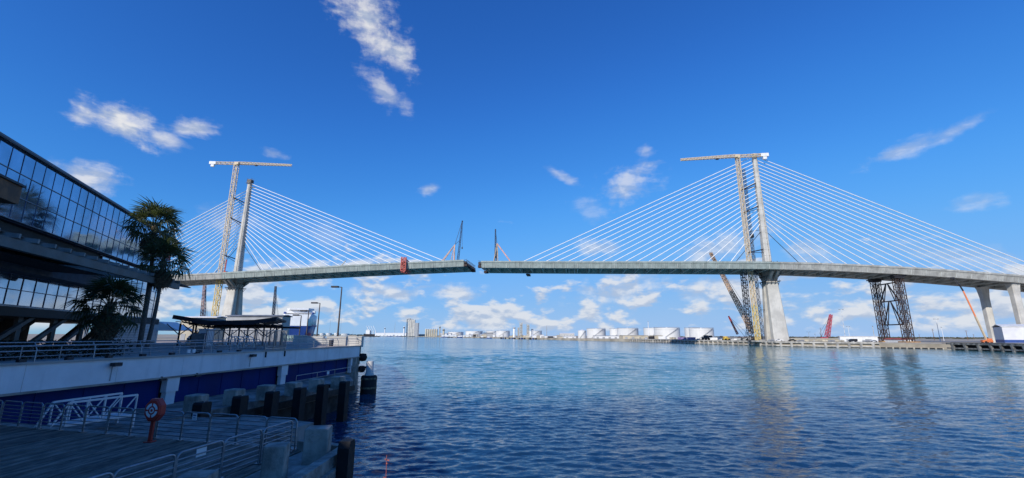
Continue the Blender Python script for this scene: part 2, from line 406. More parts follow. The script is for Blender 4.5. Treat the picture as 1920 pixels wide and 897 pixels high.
def zdeck(s): return (interp(*PROF_L, s) if s < 247 else interp(*PROF_R, s)) - 1.0
SEG = 5.2
def segment_mesh():
    mb = MB(); l = SEG / 2 - .05
    mb.box((0, 0, -.2), (2 * l, 39.4, .4))
    for sg in (-1, 1):
        mb.box((0, sg * 19.75, .3), (2 * l, .35, 1.4))
        poly = [(19.6, -.41), (19.3, -1.2), (18.3, -5.0), (14.2, -5.0), (11.6, -.41)]
        loops = []
        for x in (-l, l): loops.append([Vector((x, sg * y, z)) for y, z in (poly if sg > 0 else poly[::-1])])
        mb.loft(loops)
    return mb
def delta_mesh():
    mb = MB()
    for sg in (-1, 1):
        mb.bar((0, sg * 14.0, -4.7), (0, sg * .6, -.9), 1.3, .9); mb.bar((0, sg * 18.6, -4.9), (0, sg * 19.4, -1.0), .35, .35)
        mb.bar((0, sg * 13.6, -4.6), (0, sg * 9.0, -.5), 1.2, .5)
    mb.bar((0, -14.2, -4.75), (0, 14.2, -4.75), .9)
    return mb
SEG_G = segment_mesh().build('deck_segment', girder, None, origin=(0, 0, 0))
SEG_C = segment_mesh().build('deck_segment', girder2, None, origin=(0, 0, 0))
DEL = delta_mesh().build('delta_frame', under, None, origin=(0, 0, 0))
def notched(w, d, z, cs, ch=0.0):
    """mast section (w along the bridge, d across) with a slot down the face on the camera side"""
    c = .12 * min(w, d); g0, g1, gd = .12 * w, .24 * w, .14 * d
    pts = [(-w / 2, d / 2 - c), (-w / 2, -d / 2 + c), (-w / 2 + c, -d / 2), (w / 2 - c, -d / 2), (w / 2, -d / 2 + c), (w / 2, d / 2 - c), (w / 2 - c, d / 2), (g1, d / 2), (g1, d / 2 - gd), (g0, d / 2 - gd), (g0, d / 2), (-w / 2 + c, d / 2)]
    return [AX(cs + x, y + ch, z) for x, y in pts]
def rect(w, d, z, cs, ch=0.0, c=.5):
    pts = [(-w / 2, d / 2 - c), (-w / 2, -d / 2 + c), (-w / 2 + c, -d / 2), (w / 2 - c, -d / 2), (w / 2, -d / 2 + c), (w / 2, d / 2 - c), (w / 2 - c, d / 2), (-w / 2 + c, d / 2)]
    return [AX(cs + x, y + ch, z) for x, y in pts]
def half_bridge(cs, s0, s1, top, zc, label, anchors, cab_label):
    root = thing('cable_stayed_bridge', label, 'bridge', AX(cs, 0, LAND))
    zd = zdeck(cs)
    # pylon
    mb = MB()
    for sg in (1, -1):
        mb.loft([rect(12, 6.5, LAND, cs, sg * 6.8), rect(10.6, 5.6, 25, cs, sg * 5.2), rect(8.8, 4.6, 52, cs, sg * 3.3), rect(8.2, 4.4, 57, cs, sg * 2.6)])
    mb.build('pylon_leg', conc_p, root)
    mb = MB(); mb.loft([rect(8.7, 11, 53, cs), rect(7.6, 10, 58, cs), rect(6.2, 8.2, zd - 1, cs)])
    for sg in (1, -1):
        for k in (-2.2, 2.2):
            mb.bar(AX(cs + k, sg * 4, 54.5), AX(cs + k, sg * 13.2, zd - 5.0), 2.0, 2.6)
    mb.build('pier_head', conc, root)
    mb = MB(); zz = [zd - 2, zd + 20, zd + 45, zd + 75, top]
    ww = [5.6, 5.0, 4.4, 3.7, 3.2]; dd = [7.2, 6.4, 5.4, 4.4, 3.6]
    mb.loft([notched(w, d, z, cs) for w, d, z in zip(ww, dd, zz)])
    mast = mb.build('mast', conc_p, root)
    def wid(z): return interp(zz, ww, z)
    # construction joints on the mast: one slim band each lift
    z = zd + 4
    while z < top - 2:
        j = MB(); w, d = interp(zz, ww, z), interp(zz, dd, z); j.loft([rect(w + .06, d + .06, z, cs, 0, .4), rect(w + .06, d + .06, z + .14, cs, 0, .4)]); j.build('lift_joint', conc, mast); z += 5.2
    # deck
    n = int((s1 - s0) / SEG); L = (s1 - s0) / n
    for i in range(n):
        s = s0 + (i + .5) * L; z = zdeck(s); slope = math.atan2(zdeck(s + 2) - zdeck(s - 2), 4)
        main = 0 < s < 505
        src = SEG_G if main else SEG_C
        o = inst(src, root, AX(s, 0, z) - root.location, (0, -slope, BROT)); o.scale = (L / SEG, 1, 1)
        if i % 2 == 0: inst(DEL, o, (0, 0, 0), (0, 0, 0))
    # stays
    for side, s_first, step in anchors:
        for i in range(19):
            sd = s_first + side * step * i; zt = zc[0] + (zc[1] - zc[0]) * i / 18
            b = AX(sd, 0, zdeck(sd) + .2); t_ = AX(cs + side * wid(zt) * .45, 0, zt)
            if sd > s1 - 1 or sd < s0 + 1: continue
            c = MB(); c.tube(b, t_, .33, n=6); st = c.build('stay_cable', cable_m, root)
            d = (t_ - b).normalized(); c = MB(); c.tube(b - d * .3, b + d * 3.5, .48, n=6); c.build('anchor_pipe', steel, st)
    # temporary dark tie-down ropes
    for side in (-1, 1):
        c = MB(); c.tube(AX(cs + side * wid(98) * .5, 0, 98), AX(cs + side * 29, 0, zdeck(cs + side * 29)), .26, n=5); c.build('tie_down_rope', dark, root)
    # bracket platforms round the pier head and the mast foot
    for z, r_, t in ((53.5, 7.2, 1), (58, 6.2, 0)):
        mb = MB()
        for sg in (-1, 1):
            mb.box(AX(cs, sg * (r_ + .6), z), (11, 1.4, .25), BROT)
            mb.box(AX(cs + sg * 5.6, 0, z), (1.4, 2 * r_, .25), BROT)
            for k in (-4.5, -1.5, 1.5, 4.5):
                mb.bar(AX(cs + k, sg * (r_ + 1.1), z), AX(cs + k, sg * (r_ - 2.2), z - 3.5), .28); mb.bar(AX(cs + k, sg * (r_ + 1.2), z), AX(cs + k, sg * (r_ + 1.2), z + 1.3), .12)
                mb.bar(AX(cs + sg * 6.2, k, z), AX(cs + sg * 4.0, k, z - 3), .25)
        mb.build('bracket_platform', dark, root)
    mb = MB()
    for k in range(26):
        a = random.uniform(-6.5, 6.5); h = random.uniform(4, 8); q = AX(cs + a, h, zd + .2)
        mb.bar(q, q + Vector((random.uniform(-1, 1), 0, random.uniform(1, 3.8))), .25); mb.bar(q + Vector((0, 0, 2.2)), q + Vector((random.uniform(-3, 3), 0, 2.5)), .2)
    mb.box(AX(cs, 6.5, zd + 2.4), (13, 2, .2), BROT); mb.build('mast_foot_scaffold', dark, root)
    return root
HL = half_bridge(0.0, -200, 240, 169.0, (103.5, 164.5), 'unfinished cable-stayed bridge half carrying the red travelling frame, pylon beyond the butterfly canopy',
                 [(1, 31.5, 10.75), (-1, -30, 10.4)], '')
HR = half_bridge(SPAN, 256, 758, 171.3, (105, 168.8), 'unfinished cable-stayed bridge half with pylon on the concrete wharf and black support towers below',
                 [(-1, 472.5, 10.45), (1, 541.5, 11.1)], '')
for o in (SEG_G, SEG_C, DEL): bpy.data.objects.remove(o)
# anchor pockets down the edge of the left mast, open formwork on its top
for i in range(40):
    z = zdeck(0) + 6 + i * 2.35; w = interp([66, 169], [5.6, 3.2], z)
    mb = MB(); mb.box(AX(w / 2 + .25, 0.6, z), (.7, 1.0, .8), BROT); mb.build('anchor_block', conc, HL)
mb = MB()
for sx in (-1, 1):
    mb.box(AX(sx * 1.95, 0, 167.2), (.4, 4.0, 3.0), BROT)
    for k in range(4): mb.bar(AX(sx * 2.4, -2 + k * 1.35, 163.5), AX(sx * 2.4, -2 + k * 1.35, 170.3), .2)
mb.box(AX(0, 2.05, 167.2), (3.6, .3, 3.0), BROT); mb.box(AX(0, 2.7, 164.6), (5.4, 1.2, .2), BROT); mb.box(AX(4.2, 0, 160.2), (4, 1.6, .3), BROT)
mb.build('climbing_form', M('form_grey', (.22, .20, .18), .8, .3, 1), HL)
# paired side-span columns with flared heads
for s_, hh in ((677, 13.0), (677, -13.0), (-150, 13.0), (-150, -13.0)):
    z1 = zdeck(s_) - 5.05; mb = MB()
    mb.loft([rect(4.6, 5.0, LAND - .5, s_, hh, .7), rect(4.6, 5.0, z1 - 9, s_, hh, .7), rect(5.6, 6.4, z1 - 2, s_, hh, .7), rect(6.6, 7.4, z1, s_, hh, .7)])
    mb.build('pier_column', conc_p, HR if s_ > 300 else HL)
# raw ends: stepped bulkhead, form carrier and hand rails
for root, se, dr in ((HL, 240, 1), (HR, 256, -1)):
    z = zdeck(se); mb = MB()
    for k in range(-19, 20, 2): mb.bar(AX(se + dr * .2, k, z + .3), AX(se + dr * random.uniform(.3, 1.6), k, z - 4.6), .3)
    for k in range(7):
        h = -18 + k * 6; mb.box(AX(se + dr * 1.2, h, z - 1.0 - random.random() * 2.5), (2.6, 3.2, random.uniform(.8, 2.2)), BROT)
        mb.bar(AX(se, h, z + .8), AX(se + dr * 2.8, h, z + 1.6), .25)
    mb.build('form_carrier', dark, root)
    mb = MB(); mb.box(AX(se + dr * 1.4, 17, z - 3.8), (3, 4, 2.2), BROT); mb.box(AX(se + dr * 1.6, -14, z - 4.5), (3.4, 6, 2.0), BROT)
    for k in range(16): mb.bar(AX(se + dr * 2.4, -18 + 2.4 * k, z - 2.0), AX(se + dr * 2.4, -18 + 2.4 * k, z + .8), .16)
    mb.bar(AX(se + dr * 2.4, -18, z + .8), AX(se + dr * 2.4, 18, z + .8), .16)
    mb.build('end_platform', rust, root)

def derrick(label, apex, legs, back, tip, boom_foot, rootname, col_leg):
    t = thing(rootname, label, 'derrick crane', Vector((boom_foot.x, boom_foot.y, min(p.z for p in legs))))
    for p in legs: mb = MB(); mb.bar(p, apex, .6); mb.build('mast_leg', col_leg, t)
    for p in back: mb = MB(); mb.bar(p, apex, .6); mb.build('back_stay', col_leg if p.z < apex.z else dark, t)
    mb = MB(); mb.lattice(boom_foot, tip, 1.7, .8, 18, .26, td=.15); mb.build('boom', M('boom_navy', (.02, .03, .07), .6), t)
    mb = MB(); mb.bar(apex, tip, .3); mb.bar(apex + (tip - apex) * .5, tip, .25); mb.bar(apex, boom_foot + (tip - boom_foot) * .55, .3); mb.build('pendant_line', dark, t)
    hk = boom_foot + (tip - boom_foot) * .55 + Vector((3.2, 0, 0)); 
    mb = MB(); mb.bar(tip, Vector((tip.x + .5, tip.y, tip.z - 26)), .2); mb.build('hoist_rope', dark, t)
    mb = MB(); mb.box(Vector((tip.x + .5, tip.y, tip.z - 27)), (1, 1, 1.8)); mb.build('hook_block', dark, t)
    return t
def dk(u, h=0): # point on the deck surface under pixel column u
    p = AXP(u, 490, h); s = (Vector((p.x, p.y)) - PLX - BN * h).dot(BA); return AX(s, h, zdeck(s) + .05)
d1 = derrick('pink-legged derrick crane with tall dark leaning boom on the bridge deck end', AXP(853, 459, 2), [dk(850, 5), dk(852, -3), dk(844, 4)], [dk(823, 4), dk(825, -4)], AXP(867, 414, 2), dk(858, 2), 'derrick_crane', M('derrick_pink', (.68, .45, .32), .6))
mb = MB()
for (u, h) in ((823, 4), (845, 5), (858, 3)): mb.box(dk(u, h) + Vector((0, 0, .9)), (5, 3.5, 1.8), BROT)
mb.build('winch_base', redp, d1)
d2 = derrick('buff-legged derrick crane with short upright dark boom and coral winch on bridge deck', AXP(932, 457, 2), [dk(925, 5), dk(934, 5), dk(931, -4)], [], AXP(929, 430, 2), dk(929, 2) + Vector((0, 0, 1)), 'derrick_crane', M('derrick_buff', (.62, .46, .28), .55))
mb = MB(); mb.bar(dk(962, 3), AXP(932, 457, 2), 1.0); mb.build('back_stay', M('pink_strut', (.62, .33, .26), .6), d2)
mb = MB(); mb.box(dk(961, 4) + Vector((0, 0, 1.4)), (6.5, 4, 2.8), BROT); mb.box(dk(966, 4) + Vector((0, 0, 1)), (4, 4, 2), BROT); mb.build('winch_base', redp, d2)
mb = MB(); mb.box(dk(927, 4) + Vector((0, 0, .8)), (8, 5, 1.6), BROT); mb.build('turntable', dark, d2)
# red travelling frame hooked over the deck edge
p0 = AXP(757, 497, 20.6); ft = thing('travelling_frame', 'red lattice travelling frame hooked over the bridge deck edge', 'scaffold', Vector((p0.x, p0.y, p0.z - 8)))
s_ = (Vector((p0.x, p0.y)) - PLX).dot(BA); zd_ = zdeck(s_)
mb = MB(); mb.lattice(AX(s_, 21.2, zd_ - 7.5), AX(s_, 21.2, zd_ + 5.5), 4.2, 4.2, 6, .55, h0=2.0, h1=2.0, td=.38); mb.build('side_tower', redp, ft)
mb = MB(); mb.lattice(AX(s_, 22, zd_ + 3.5), AX(s_, 8, zd_ + 1.4), 3, 3, 5, .35); mb.build('top_arm', redp, ft)
mb = MB(); mb.lattice(AX(s_, 22, zd_ - 7), AX(s_, 6, zd_ - 7), 3, 3, 6, .35); mb.build('bottom_arm', redp, ft)
# small underslung inspection cradle on the other half
p0 = AXP(988, 515, 4); s_ = (Vector((p0.x, p0.y)) - PLX).dot(BA); zd_ = zdeck(s_)
ft = thing('inspection_cradle', 'dark red inspection cradle hung under the bridge deck near its raw end', 'scaffold', AX(s_, 0, zd_ - 9))
mb = MB(); mb.box(AX(s_, -10, zd_ - 7.6), (3.4, 12, 1.0), BROT)
mb.build('cradle_floor', rust, ft); mb = MB()
for k in (-15, -5):
    for q in (-1.4, 1.4): mb.bar(AX(s_ + q, k, zd_ - 5), AX(s_ + q, k, zd_ - 8), .3)
mb.build('hanger', rust, ft)
# plant parked on the deck
def deck_machine(u, label, col, boomu=None, h=6):
    q = dk(u, h); t = thing('deck_machine', label, 'machine', q)
    mb = MB(); mb.box(q + Vector((0, 0, .8)), (5, 2.6, 1.4), BROT); mb.build('undercarriage', dark, t)
    mb = MB(); mb.box(q + Vector((-.4, 0, 2.2)), (3.6, 2.5, 1.6), BROT); mb.box(q + Vector((1.2, 0, 2.6)), (1.2, 1.6, 2.2), BROT); mb.build('body', col, t)
    if boomu:
        mb = MB(); mb.bar(q + Vector((0, 0, 2.6)), AXP(boomu[0], boomu[1], h), .6); mb.build('boom', col, t)
deck_machine(424, 'red mobile crane with raised stub boom on the bridge deck beside the mast', redm, (425.5, 487), 9)
deck_machine(786, 'tan machine parked on the bridge deck beyond the red travelling frame', tan_m)
deck_machine(640, 'small tan excavator with raised arm parked on the bridge deck', tan_m, (648, 489))

# ---------------------------------------------------------------- tower cranes, lattice booms, falsework
def tower_crane(label, base, zj, tip, counter, w, c_up, c_low, z_split, mast_s, ties):
    t = thing('tower_crane', label, 'tower crane', base)
    mb = MB(); n = int((z_split - base.z) / (w * 1.25)); mb.lattice(base, Vector((base.x, base.y, z_split)), w, w, n, .55, td=.34); mb.build('lower_mast', c_low, t)
    mb = MB(); n = int((zj - z_split) / (w * 1.25)); mb.lattice(Vector((base.x, base.y, z_split)), Vector((base.x, base.y, zj)), w * .92, w * .92, n, .5, td=.3); mb.build('upper_mast', c_up, t)
    mb = MB(); mb.box((base.x, base.y, LAND + .5), (8, 8, 1.2)); mb.build('footing', conc, t)
    c = Vector((base.x, base.y, zj)); d = (tip - c); d.z = 0; Lj = d.length; d.normalize()
    mb = MB(); mb.lattice(c + d * 2 + Vector((0, 0, 2.2)), c + d * Lj + Vector((0, 0, 1.6)), 2.2, 1.5, 30, .36, h0=3.0, h1=1.5, td=.24); mb.build('jib', c_up, t)
    mb = MB(); mb.lattice(c - d * 2 + Vector((0, 0, 1.8)), c - d * counter + Vector((0, 0, 1.8)), 2.2, 2.2, 10, .36, h0=2.0, h1=1.6, td=.24); mb.build('counter_jib', c_up, t)
    mb = MB(); e = c - d * (counter - 3) + Vector((0, 0, 1.6)); mb.box(e, (6.5, 2.6, 3.0), math.atan2(d.y, d.x)); mb.box(e + Vector((0, 0, -2.6)), (3, 2, 3), math.atan2(d.y, d.x)); mb.build('counterweight', white, t)
    mb = MB(); mb.box(c + Vector((0, 0, 1.5)), (3.6, 3.6, 3.4), math.atan2(d.y, d.x)); mb.box(c + d * 2.2 + Vector((0, -2.4, 1.2)), (2.2, 1.6, 2.4), math.atan2(d.y, d.x)); mb.build('slewing_cab', c_up, t)
    mb = MB(); tr = c + d * Lj * .35; mb.box(tr + Vector((0, 0, .2)), (2.4, 2, .7)); mb.build('trolley', dark, t)
    for z0, z1, ms in ties:
        mb = MB(); q = Vector((base.x, base.y, z0)); p = AX(ms, 1.5, z1); p2 = AX(ms, -1.5, z1)
        mb.bar(q, p, .7); mb.bar(q + Vector((0, 2, 0)), p2, .6); mb.bar(q + Vector((0, -1.5, 0)), p2, .4); mb.bar(q, p + Vector((0, 0, -3.0)), .4)
        mb.build('wall_tie', M('tie_blue_black', (.015, .018, .04), .6), t)
    return t
def zpx(u, v, x, D): return EYE + ray(u, v)[1] * D
bL = Vector((ray(402, 595)[0] * 437, 437, LAND)); zjl = zpx(444, 310, 0, 437)
tower_crane('tower crane with cream mast and yellow lower mast beside pylon behind the glass building', bL, zjl, PZ(547, 313, zjl), 27, 3.8, cranew, M('mast_yellow', (.72, .55, .22), .55, .1, 1), zdeck(0) + 2, -2.0,
            [(zpx(437, 369, 0, 437), zpx(462, 382, 0, 445), -1.5), (zpx(432, 407, 0, 437), zpx(457, 420, 0, 445), -1.9), (zpx(421, 478, 0, 437), zpx(452, 487, 0, 445), -2.4)])
bR = Vector((ray(1420, 625)[0] * 377, 377, LAND)); zjr = zpx(1383, 297, 0, 377)
tower_crane('tower crane with pale jib reaching over the water beside pylon on the concrete wharf', bR, zjr, PZ(1276, 303, zjr), 26, 2.9, cranew, M('mast_yellow'  , (.72, .55, .22)), 34, SPAN - 2,
            [(zpx(1388, 357, 0, 377), zpx(1412, 344, 0, 378), SPAN - 1.9), (zpx(1391, 399, 0, 377), zpx(1417, 387, 0, 378), SPAN - 2.2), (zpx(1402, 474, 0, 377), zpx(1424, 468, 0, 378), SPAN - 2.6)])
# construction hoist mast between the crane and the pylon
q = AX(SPAN - 8.5, -6, LAND); ht = thing('hoist_mast', 'slim grey construction hoist mast climbing beside pylon on the concrete wharf', 'hoist', q)
mb = MB(); mb.lattice(q, Vector((q.x, q.y, 160)), 2.2, 2.2, 62, .26, td=.16); mb.build('mast', M('hoist_grey', (.12, .13, .16), .6), ht)
mb = MB(); mb.box(q + Vector((0, -2, 92)), (2.4, 2, 3.4)); mb.build('hoist_car', dark, ht)
for z in (30, 60, 100, 140):
    mb = MB(); mb.bar(Vector((q.x, q.y, z)), AX(SPAN - 2.2, -1.5, z), .35); mb.build('wall_tie', dark, ht)
q = Vector((bR.x - 3.6, bR.y + 5, LAND)); ht = thing('stair_tower', 'dark scaffold stair tower rising under the deck beside the tower crane', 'scaffold', q)
mb = MB(); mb.lattice(q, Vector((q.x, q.y, zdeck(490) - 5)), 3.6, 3.6, 26, .32, td=.24); mb.build('frame', dark, ht)
mb = MB()
for k in range(24): mb.box((q.x - 1.2, q.y, LAND + 2.2 + k * 2.35), (2.6, 2.2, .18))
mb.build('landing', dark, ht)
def crawler(label, foot, tip, w, col, name='crawler_crane', n=24, t_=.32, hook=None):
    base = Vector((foot.x, foot.y, LAND)); t = thing(name, label, 'crane', base)
    mb = MB(); mb.lattice(foot, tip, w, w * .55, n, t_, td=t_ * .62); mb.build('boom', col, t)
    d = Vector((tip.x - foot.x, tip.y - foot.y, 0)); d = d.normalized() if d.length > .1 else Vector((1, 0, 0)); rz = math.atan2(d.y, d.x)
    b = base - d * 2.5
    mb = MB()
    for k in (-2.4, 2.4): 
        c = b + Vector((-d.y, d.x, 0)) * k; mb.box(c + Vector((0, 0, .75)), (8, 1.1, 1.5), rz)
    mb.build('crawler_track', dark, t)
    mb = MB(); mb.box(b + Vector((0, 0, 2.6)) - d * 1.5, (8, 3.4, 2.2), rz); mb.box(b + Vector((0, 0, 3.0)) + d * 2 + Vector((-d.y, d.x, 0)) * 1.6, (2, 1.4, 2.4), rz); mb.build('machine_house', col, t)
    mb = MB(); mb.bar(b - d * 5 + Vector((0, 0, 3.6)), tip, .22); mb.bar(b - d * 5 + Vector((0, 0, 3.6)), b - d * 6 + Vector((0, 0, 9)), .3); mb.bar(b - d * 6 + Vector((0, 0, 9)), tip, .16); mb.build('pendant_line', dark, t)
    if hook: mb = MB(); mb.bar(tip, tip - Vector((0, 0, hook)), .16); mb.box(tip - Vector((0, 0, hook + 1.2)), (1.2, 1.2, 2.4)); mb.build('hook_block', dark, t)
    return t
PDz = lambda u, v, D: PD(u, v, D)
crawler('large crawler crane whose orange and cream boom passes behind the deck beside the tower crane', PDz(1412, 624, 412), PDz(1332, 474, 446), 3.6, M('boom_buff', (.55, .36, .22), .6, .2, .05), n=38, t_=.5, hook=20)
crawler('slim red crane boom leaning over the yard of parked machines', PDz(1383, 627, 470), PDz(1366, 593, 470), 1.5, redm, n=12)
crawler('pink-red lattice boom crane working beyond the parked cars', PDz(1551, 631, 560), PDz(1558, 590, 560), 4.0, M('pink_red', (.60, .13, .16), .55), n=12, t_=.6)
crawler('pale red lattice crane boom standing behind the butterfly canopy, under the bridge deck', PDz(379, 612, 520), PDz(384, 533, 520), 3.8, M('boom_pale_red', (.45, .30, .28), .6, .2, .1), n=24, t_=.5)
crawler('dark lattice crane boom with hanging hook above the grey sheds', PDz(511, 612, 500), PDz(517, 537, 500), 2.6, M('boom_blue_grey', (.10, .13, .19), .6), n=24, t_=.42, hook=2)

# falsework: two lattice towers side by side with cross frames
FS = SPAN + 91.0
fw = thing('support_tower', 'pair of black lattice support towers with cross braces under the bridge deck', 'scaffold', AX(FS, 0, LAND))
ztop = zdeck(FS) - 7.6
for hh in (13.5, -13.5):
    for sg in (-1, 1):
        mb = MB(); mb.lattice(AX(FS + sg * 1.9, hh, LAND + .9), AX(FS + sg * 1.9, hh, ztop), 1.9, 1.9, 13, .40, h0=3.6, h1=3.6, td=.2); mb.build('lattice_column', rust, fw)
    mb = MB(); mb.box(AX(FS, hh, ztop + .6), (7, 6, 1.2), BROT); mb.box(AX(FS, hh, ztop + 1.7), (9.5, 7, .8), BROT)
    for k in (-3, 0, 3): mb.box(AX(FS + k, hh, ztop + 2.35), (1.6, 5, .6), BROT)
    mb.build('head_beam', dark, fw)
    mb = MB(); mb.box(AX(FS, hh, LAND + .45), (10, 9, 1.0), BROT); mb.build('footing', M('timber_mat', (.42, .25, .12), .8), fw)
zm = [LAND + 14, LAND + 33, ztop - 3]
for z in zm: mb = MB(); mb.bar(AX(FS, 11, z), AX(FS, -11, z), .9); mb.build('cross_beam', dark, fw)
for z0, z1 in ((zm[0], zm[1]), (zm[1], zm[2])):
    for sg in (-1, 1):
        mb = MB(); mb.bar(AX(FS, sg * 10.8, z0), AX(FS, sg * .8, z1), .7); mb.bar(AX(FS, sg * .8, z1), AX(FS, sg * 6.2, z0), .5); mb.build('brace', dark, fw)

# ---------------------------------------------------------------- right bank: wharves, sheds, vehicles
def shed(label, c, L, W, Hh, rz, wall, roof, rise=.8, doors=1, name='warehouse', cat='warehouse', stripe=None, group=None, flat=False):
    c = Vector(c); t = thing(name, label, cat, c, group); m = Matrix.Translation(c) @ Matrix.Rotation(rz, 4, 'Z')
    P = lambda x, y, z: m @ Vector((x, y, z))
    mb = MB(); mb.loft([[P(-L / 2, -W / 2, 0), P(L / 2, -W / 2, 0), P(L / 2, W / 2, 0), P(-L / 2, W / 2, 0)], [P(-L / 2, -W / 2, Hh), P(L / 2, -W / 2, Hh), P(L / 2, W / 2, Hh), P(-L / 2, W / 2, Hh)]]); mb.build('wall', wall, t)
    e = .5; mb = MB(); z0, z1 = Hh + .02, Hh + .28
    prof = [(-W / 2 - e, z0), (0, z0 + rise), (W / 2 + e, z0), (W / 2 + e, z1), (0, z1 + rise), (-W / 2 - e, z1)]
    mb.loft([[P(x, y, z) for y, z in prof] for x in (-L / 2 - e, L / 2 + e)]); mb.build('roof', roof, t)
    for k in range(doors):
        x = -L / 2 + L * (k + .5) / doors; w = min(4.0, L / doors * .5); h = min(Hh * .62, 4.5)
        mb = MB(); mb.loft([[P(x - w / 2, y, 0.02), P(x + w / 2, y, 0.02), P(x + w / 2, y, h), P(x - w / 2, y, h)] for y in (-W / 2 - .12, -W / 2 + .1)]); mb.build('door', grey_m, t)
        if doors == 1 and L > 6:
            pass
    if stripe:
        mb = MB(); mb.loft([[P(-L / 2 - .06, -W / 2 - .06, .3), P(L / 2 + .06, -W / 2 - .06, .3), P(L / 2 + .06, W / 2 + .06, .3), P(-L / 2 - .06, W / 2 + .06, .3)], [P(-L / 2 - .06, -W / 2 - .06, stripe[1]), P(L / 2 + .06, -W / 2 - .06, stripe[1]), P(L / 2 + .06, W / 2 + .06, stripe[1]), P(-L / 2 - .06, W / 2 + .06, stripe[1])]]); mb.build('stripe', stripe[0], t)
    return t
shed('long low shed with red roof between the feet of the black support towers', AX(FS, 2, LAND), 24, 6, 2.2, BROT + math.pi / 2, white, M('red_roof', (.42, .10, .08), .8), .9, 2, 'site_shed', 'shed')

def wharf(label, pts, zt, zb, step, mat, backm, name='concrete_wharf', deck_in=9.0, post=(.9, 1.6), slant=.0, closed_every=None):
    """open-fronted quay along a polyline: cap beam, sill beam, posts, dark recess behind"""
    pts = [Vector((x, y, 0)) for x, y in pts]; t = thing(name, label, 'wharf', (pts[0] + pts[-1]) / 2)
    for a, b in zip(pts[:-1], pts[1:]):
        d = (b - a); L = d.length; d.normalize(); nrm = Vector((d.y, -d.x, 0))
        inn = nrm if nrm.dot(Vector((.75, .66, 0))) > 0 else -nrm
        A, B = a + inn * .6, b + inn * .6
        mb = MB(); mb.bar(A + Vector((0, 0, zt - .55)), B + Vector((0, 0, zt - .55)), 1.4, 1.1); mb.build('cap_beam', mat, t)
        mb = MB(); mb.bar(A + Vector((0, 0, zb + .3)), B + Vector((0, 0, zb + .3)), 1.2, .8); mb.build('sill_beam', mat, t)
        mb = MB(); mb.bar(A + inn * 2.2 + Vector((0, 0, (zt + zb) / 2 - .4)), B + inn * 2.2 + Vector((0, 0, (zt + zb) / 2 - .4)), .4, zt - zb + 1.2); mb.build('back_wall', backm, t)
        mb = MB(); mb.bar(A + inn * (deck_in / 2) + Vector((0, 0, zt - .14)), B + inn * (deck_in / 2) + Vector((0, 0, zt - .14)), deck_in, .3); mb.build('deck_slab', mat, t)
        n = max(2, int(L / step)); tilt = d * slant
        for k in range(n):
            c = a + d * (L * (k + .5) / n) + inn * .3
            mb = MB(); mb.bar(c + Vector((0, 0, zb - 1.4)) + tilt, c + Vector((0, 0, zt - .6)) - tilt, post[0], post[1]); mb.build('post', mat, t)
    return t
W = SHXY[4:10]
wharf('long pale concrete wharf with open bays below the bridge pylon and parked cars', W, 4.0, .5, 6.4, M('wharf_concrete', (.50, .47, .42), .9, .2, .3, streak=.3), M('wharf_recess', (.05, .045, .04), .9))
# timber-piled stretch: closer posts
pp = [(SHXY[8][0] - 20 + 1.0, SHXY[8][1] + 9)]
# revetment ramp and dark steel wharf, shade put into its colour, further along
a, b = Vector((*SHXY[9], 0)), Vector((*SHXY[10], 0)); inn = Vector((.66, .75, 0))
mb = MB(); mb.loft([[a + inn * .5 + Vector((0, 0, -.4)), b + inn * .5 + Vector((0, 0, -.4)), b + inn * 17 + Vector((0, 0, -.4)), a + inn * 17 + Vector((0, 0, -.4))], [a + inn * .5 + Vector((0, 0, .5)), b + inn * .5 + Vector((0, 0, .5)), b + inn * 17 + Vector((0, 0, LAND + .35)), a + inn * 17 + Vector((0, 0, LAND + .35))]])
tag(mb.build('boat_ramp', M('ramp_concrete', (.50, .46, .38), .9, .15, .2), None), 'pale sloping concrete ramp running down to the water past the support towers', 'ramp')
mb = MB()
for k in range(9): mb.bar(a + (b - a) * ((k + .1) / 9) + Vector((0, 0, .25)), a + (b - a) * ((k + .85) / 9) + Vector((0, 0, .25)), .9, .8)
tag(mb.build('floating_boom', rubber, None), 'row of black float logs along the foot of the pale ramp', 'boom')
q0, q1, q2 = PZ(1776, 656, 0), PZ(1850, 658.5, 0), PZ(1935, 662, 0)
wharf('dark weathered wharf, shade put into its colour, with rounded open bays in front of the blue-striped warehouse', [(q0.x, q0.y), (q1.x, q1.y), (q2.x, q2.y)], 4.3, .7, 7.0, M('shade_dark_wharf', (.20, .20, .19), .9, .3, .5, streak=.4), M('wharf_recess2', (.03, .03, .03), .9), deck_in=30, post=(1.2, 1.4), slant=.5)  # darker base colour carries the shade this wharf lies in
shed('white metal warehouse with blue base stripe and grey roller door on dark wharf', PZ(1925, 645, 3.9) + Vector((49, 10, 0)), 74, 26, 10.5, R(-38), M('warehouse_white', (.68, .68, .70), .6, .05, .2), white, 1.6, 3, stripe=(bluep, 2.2))

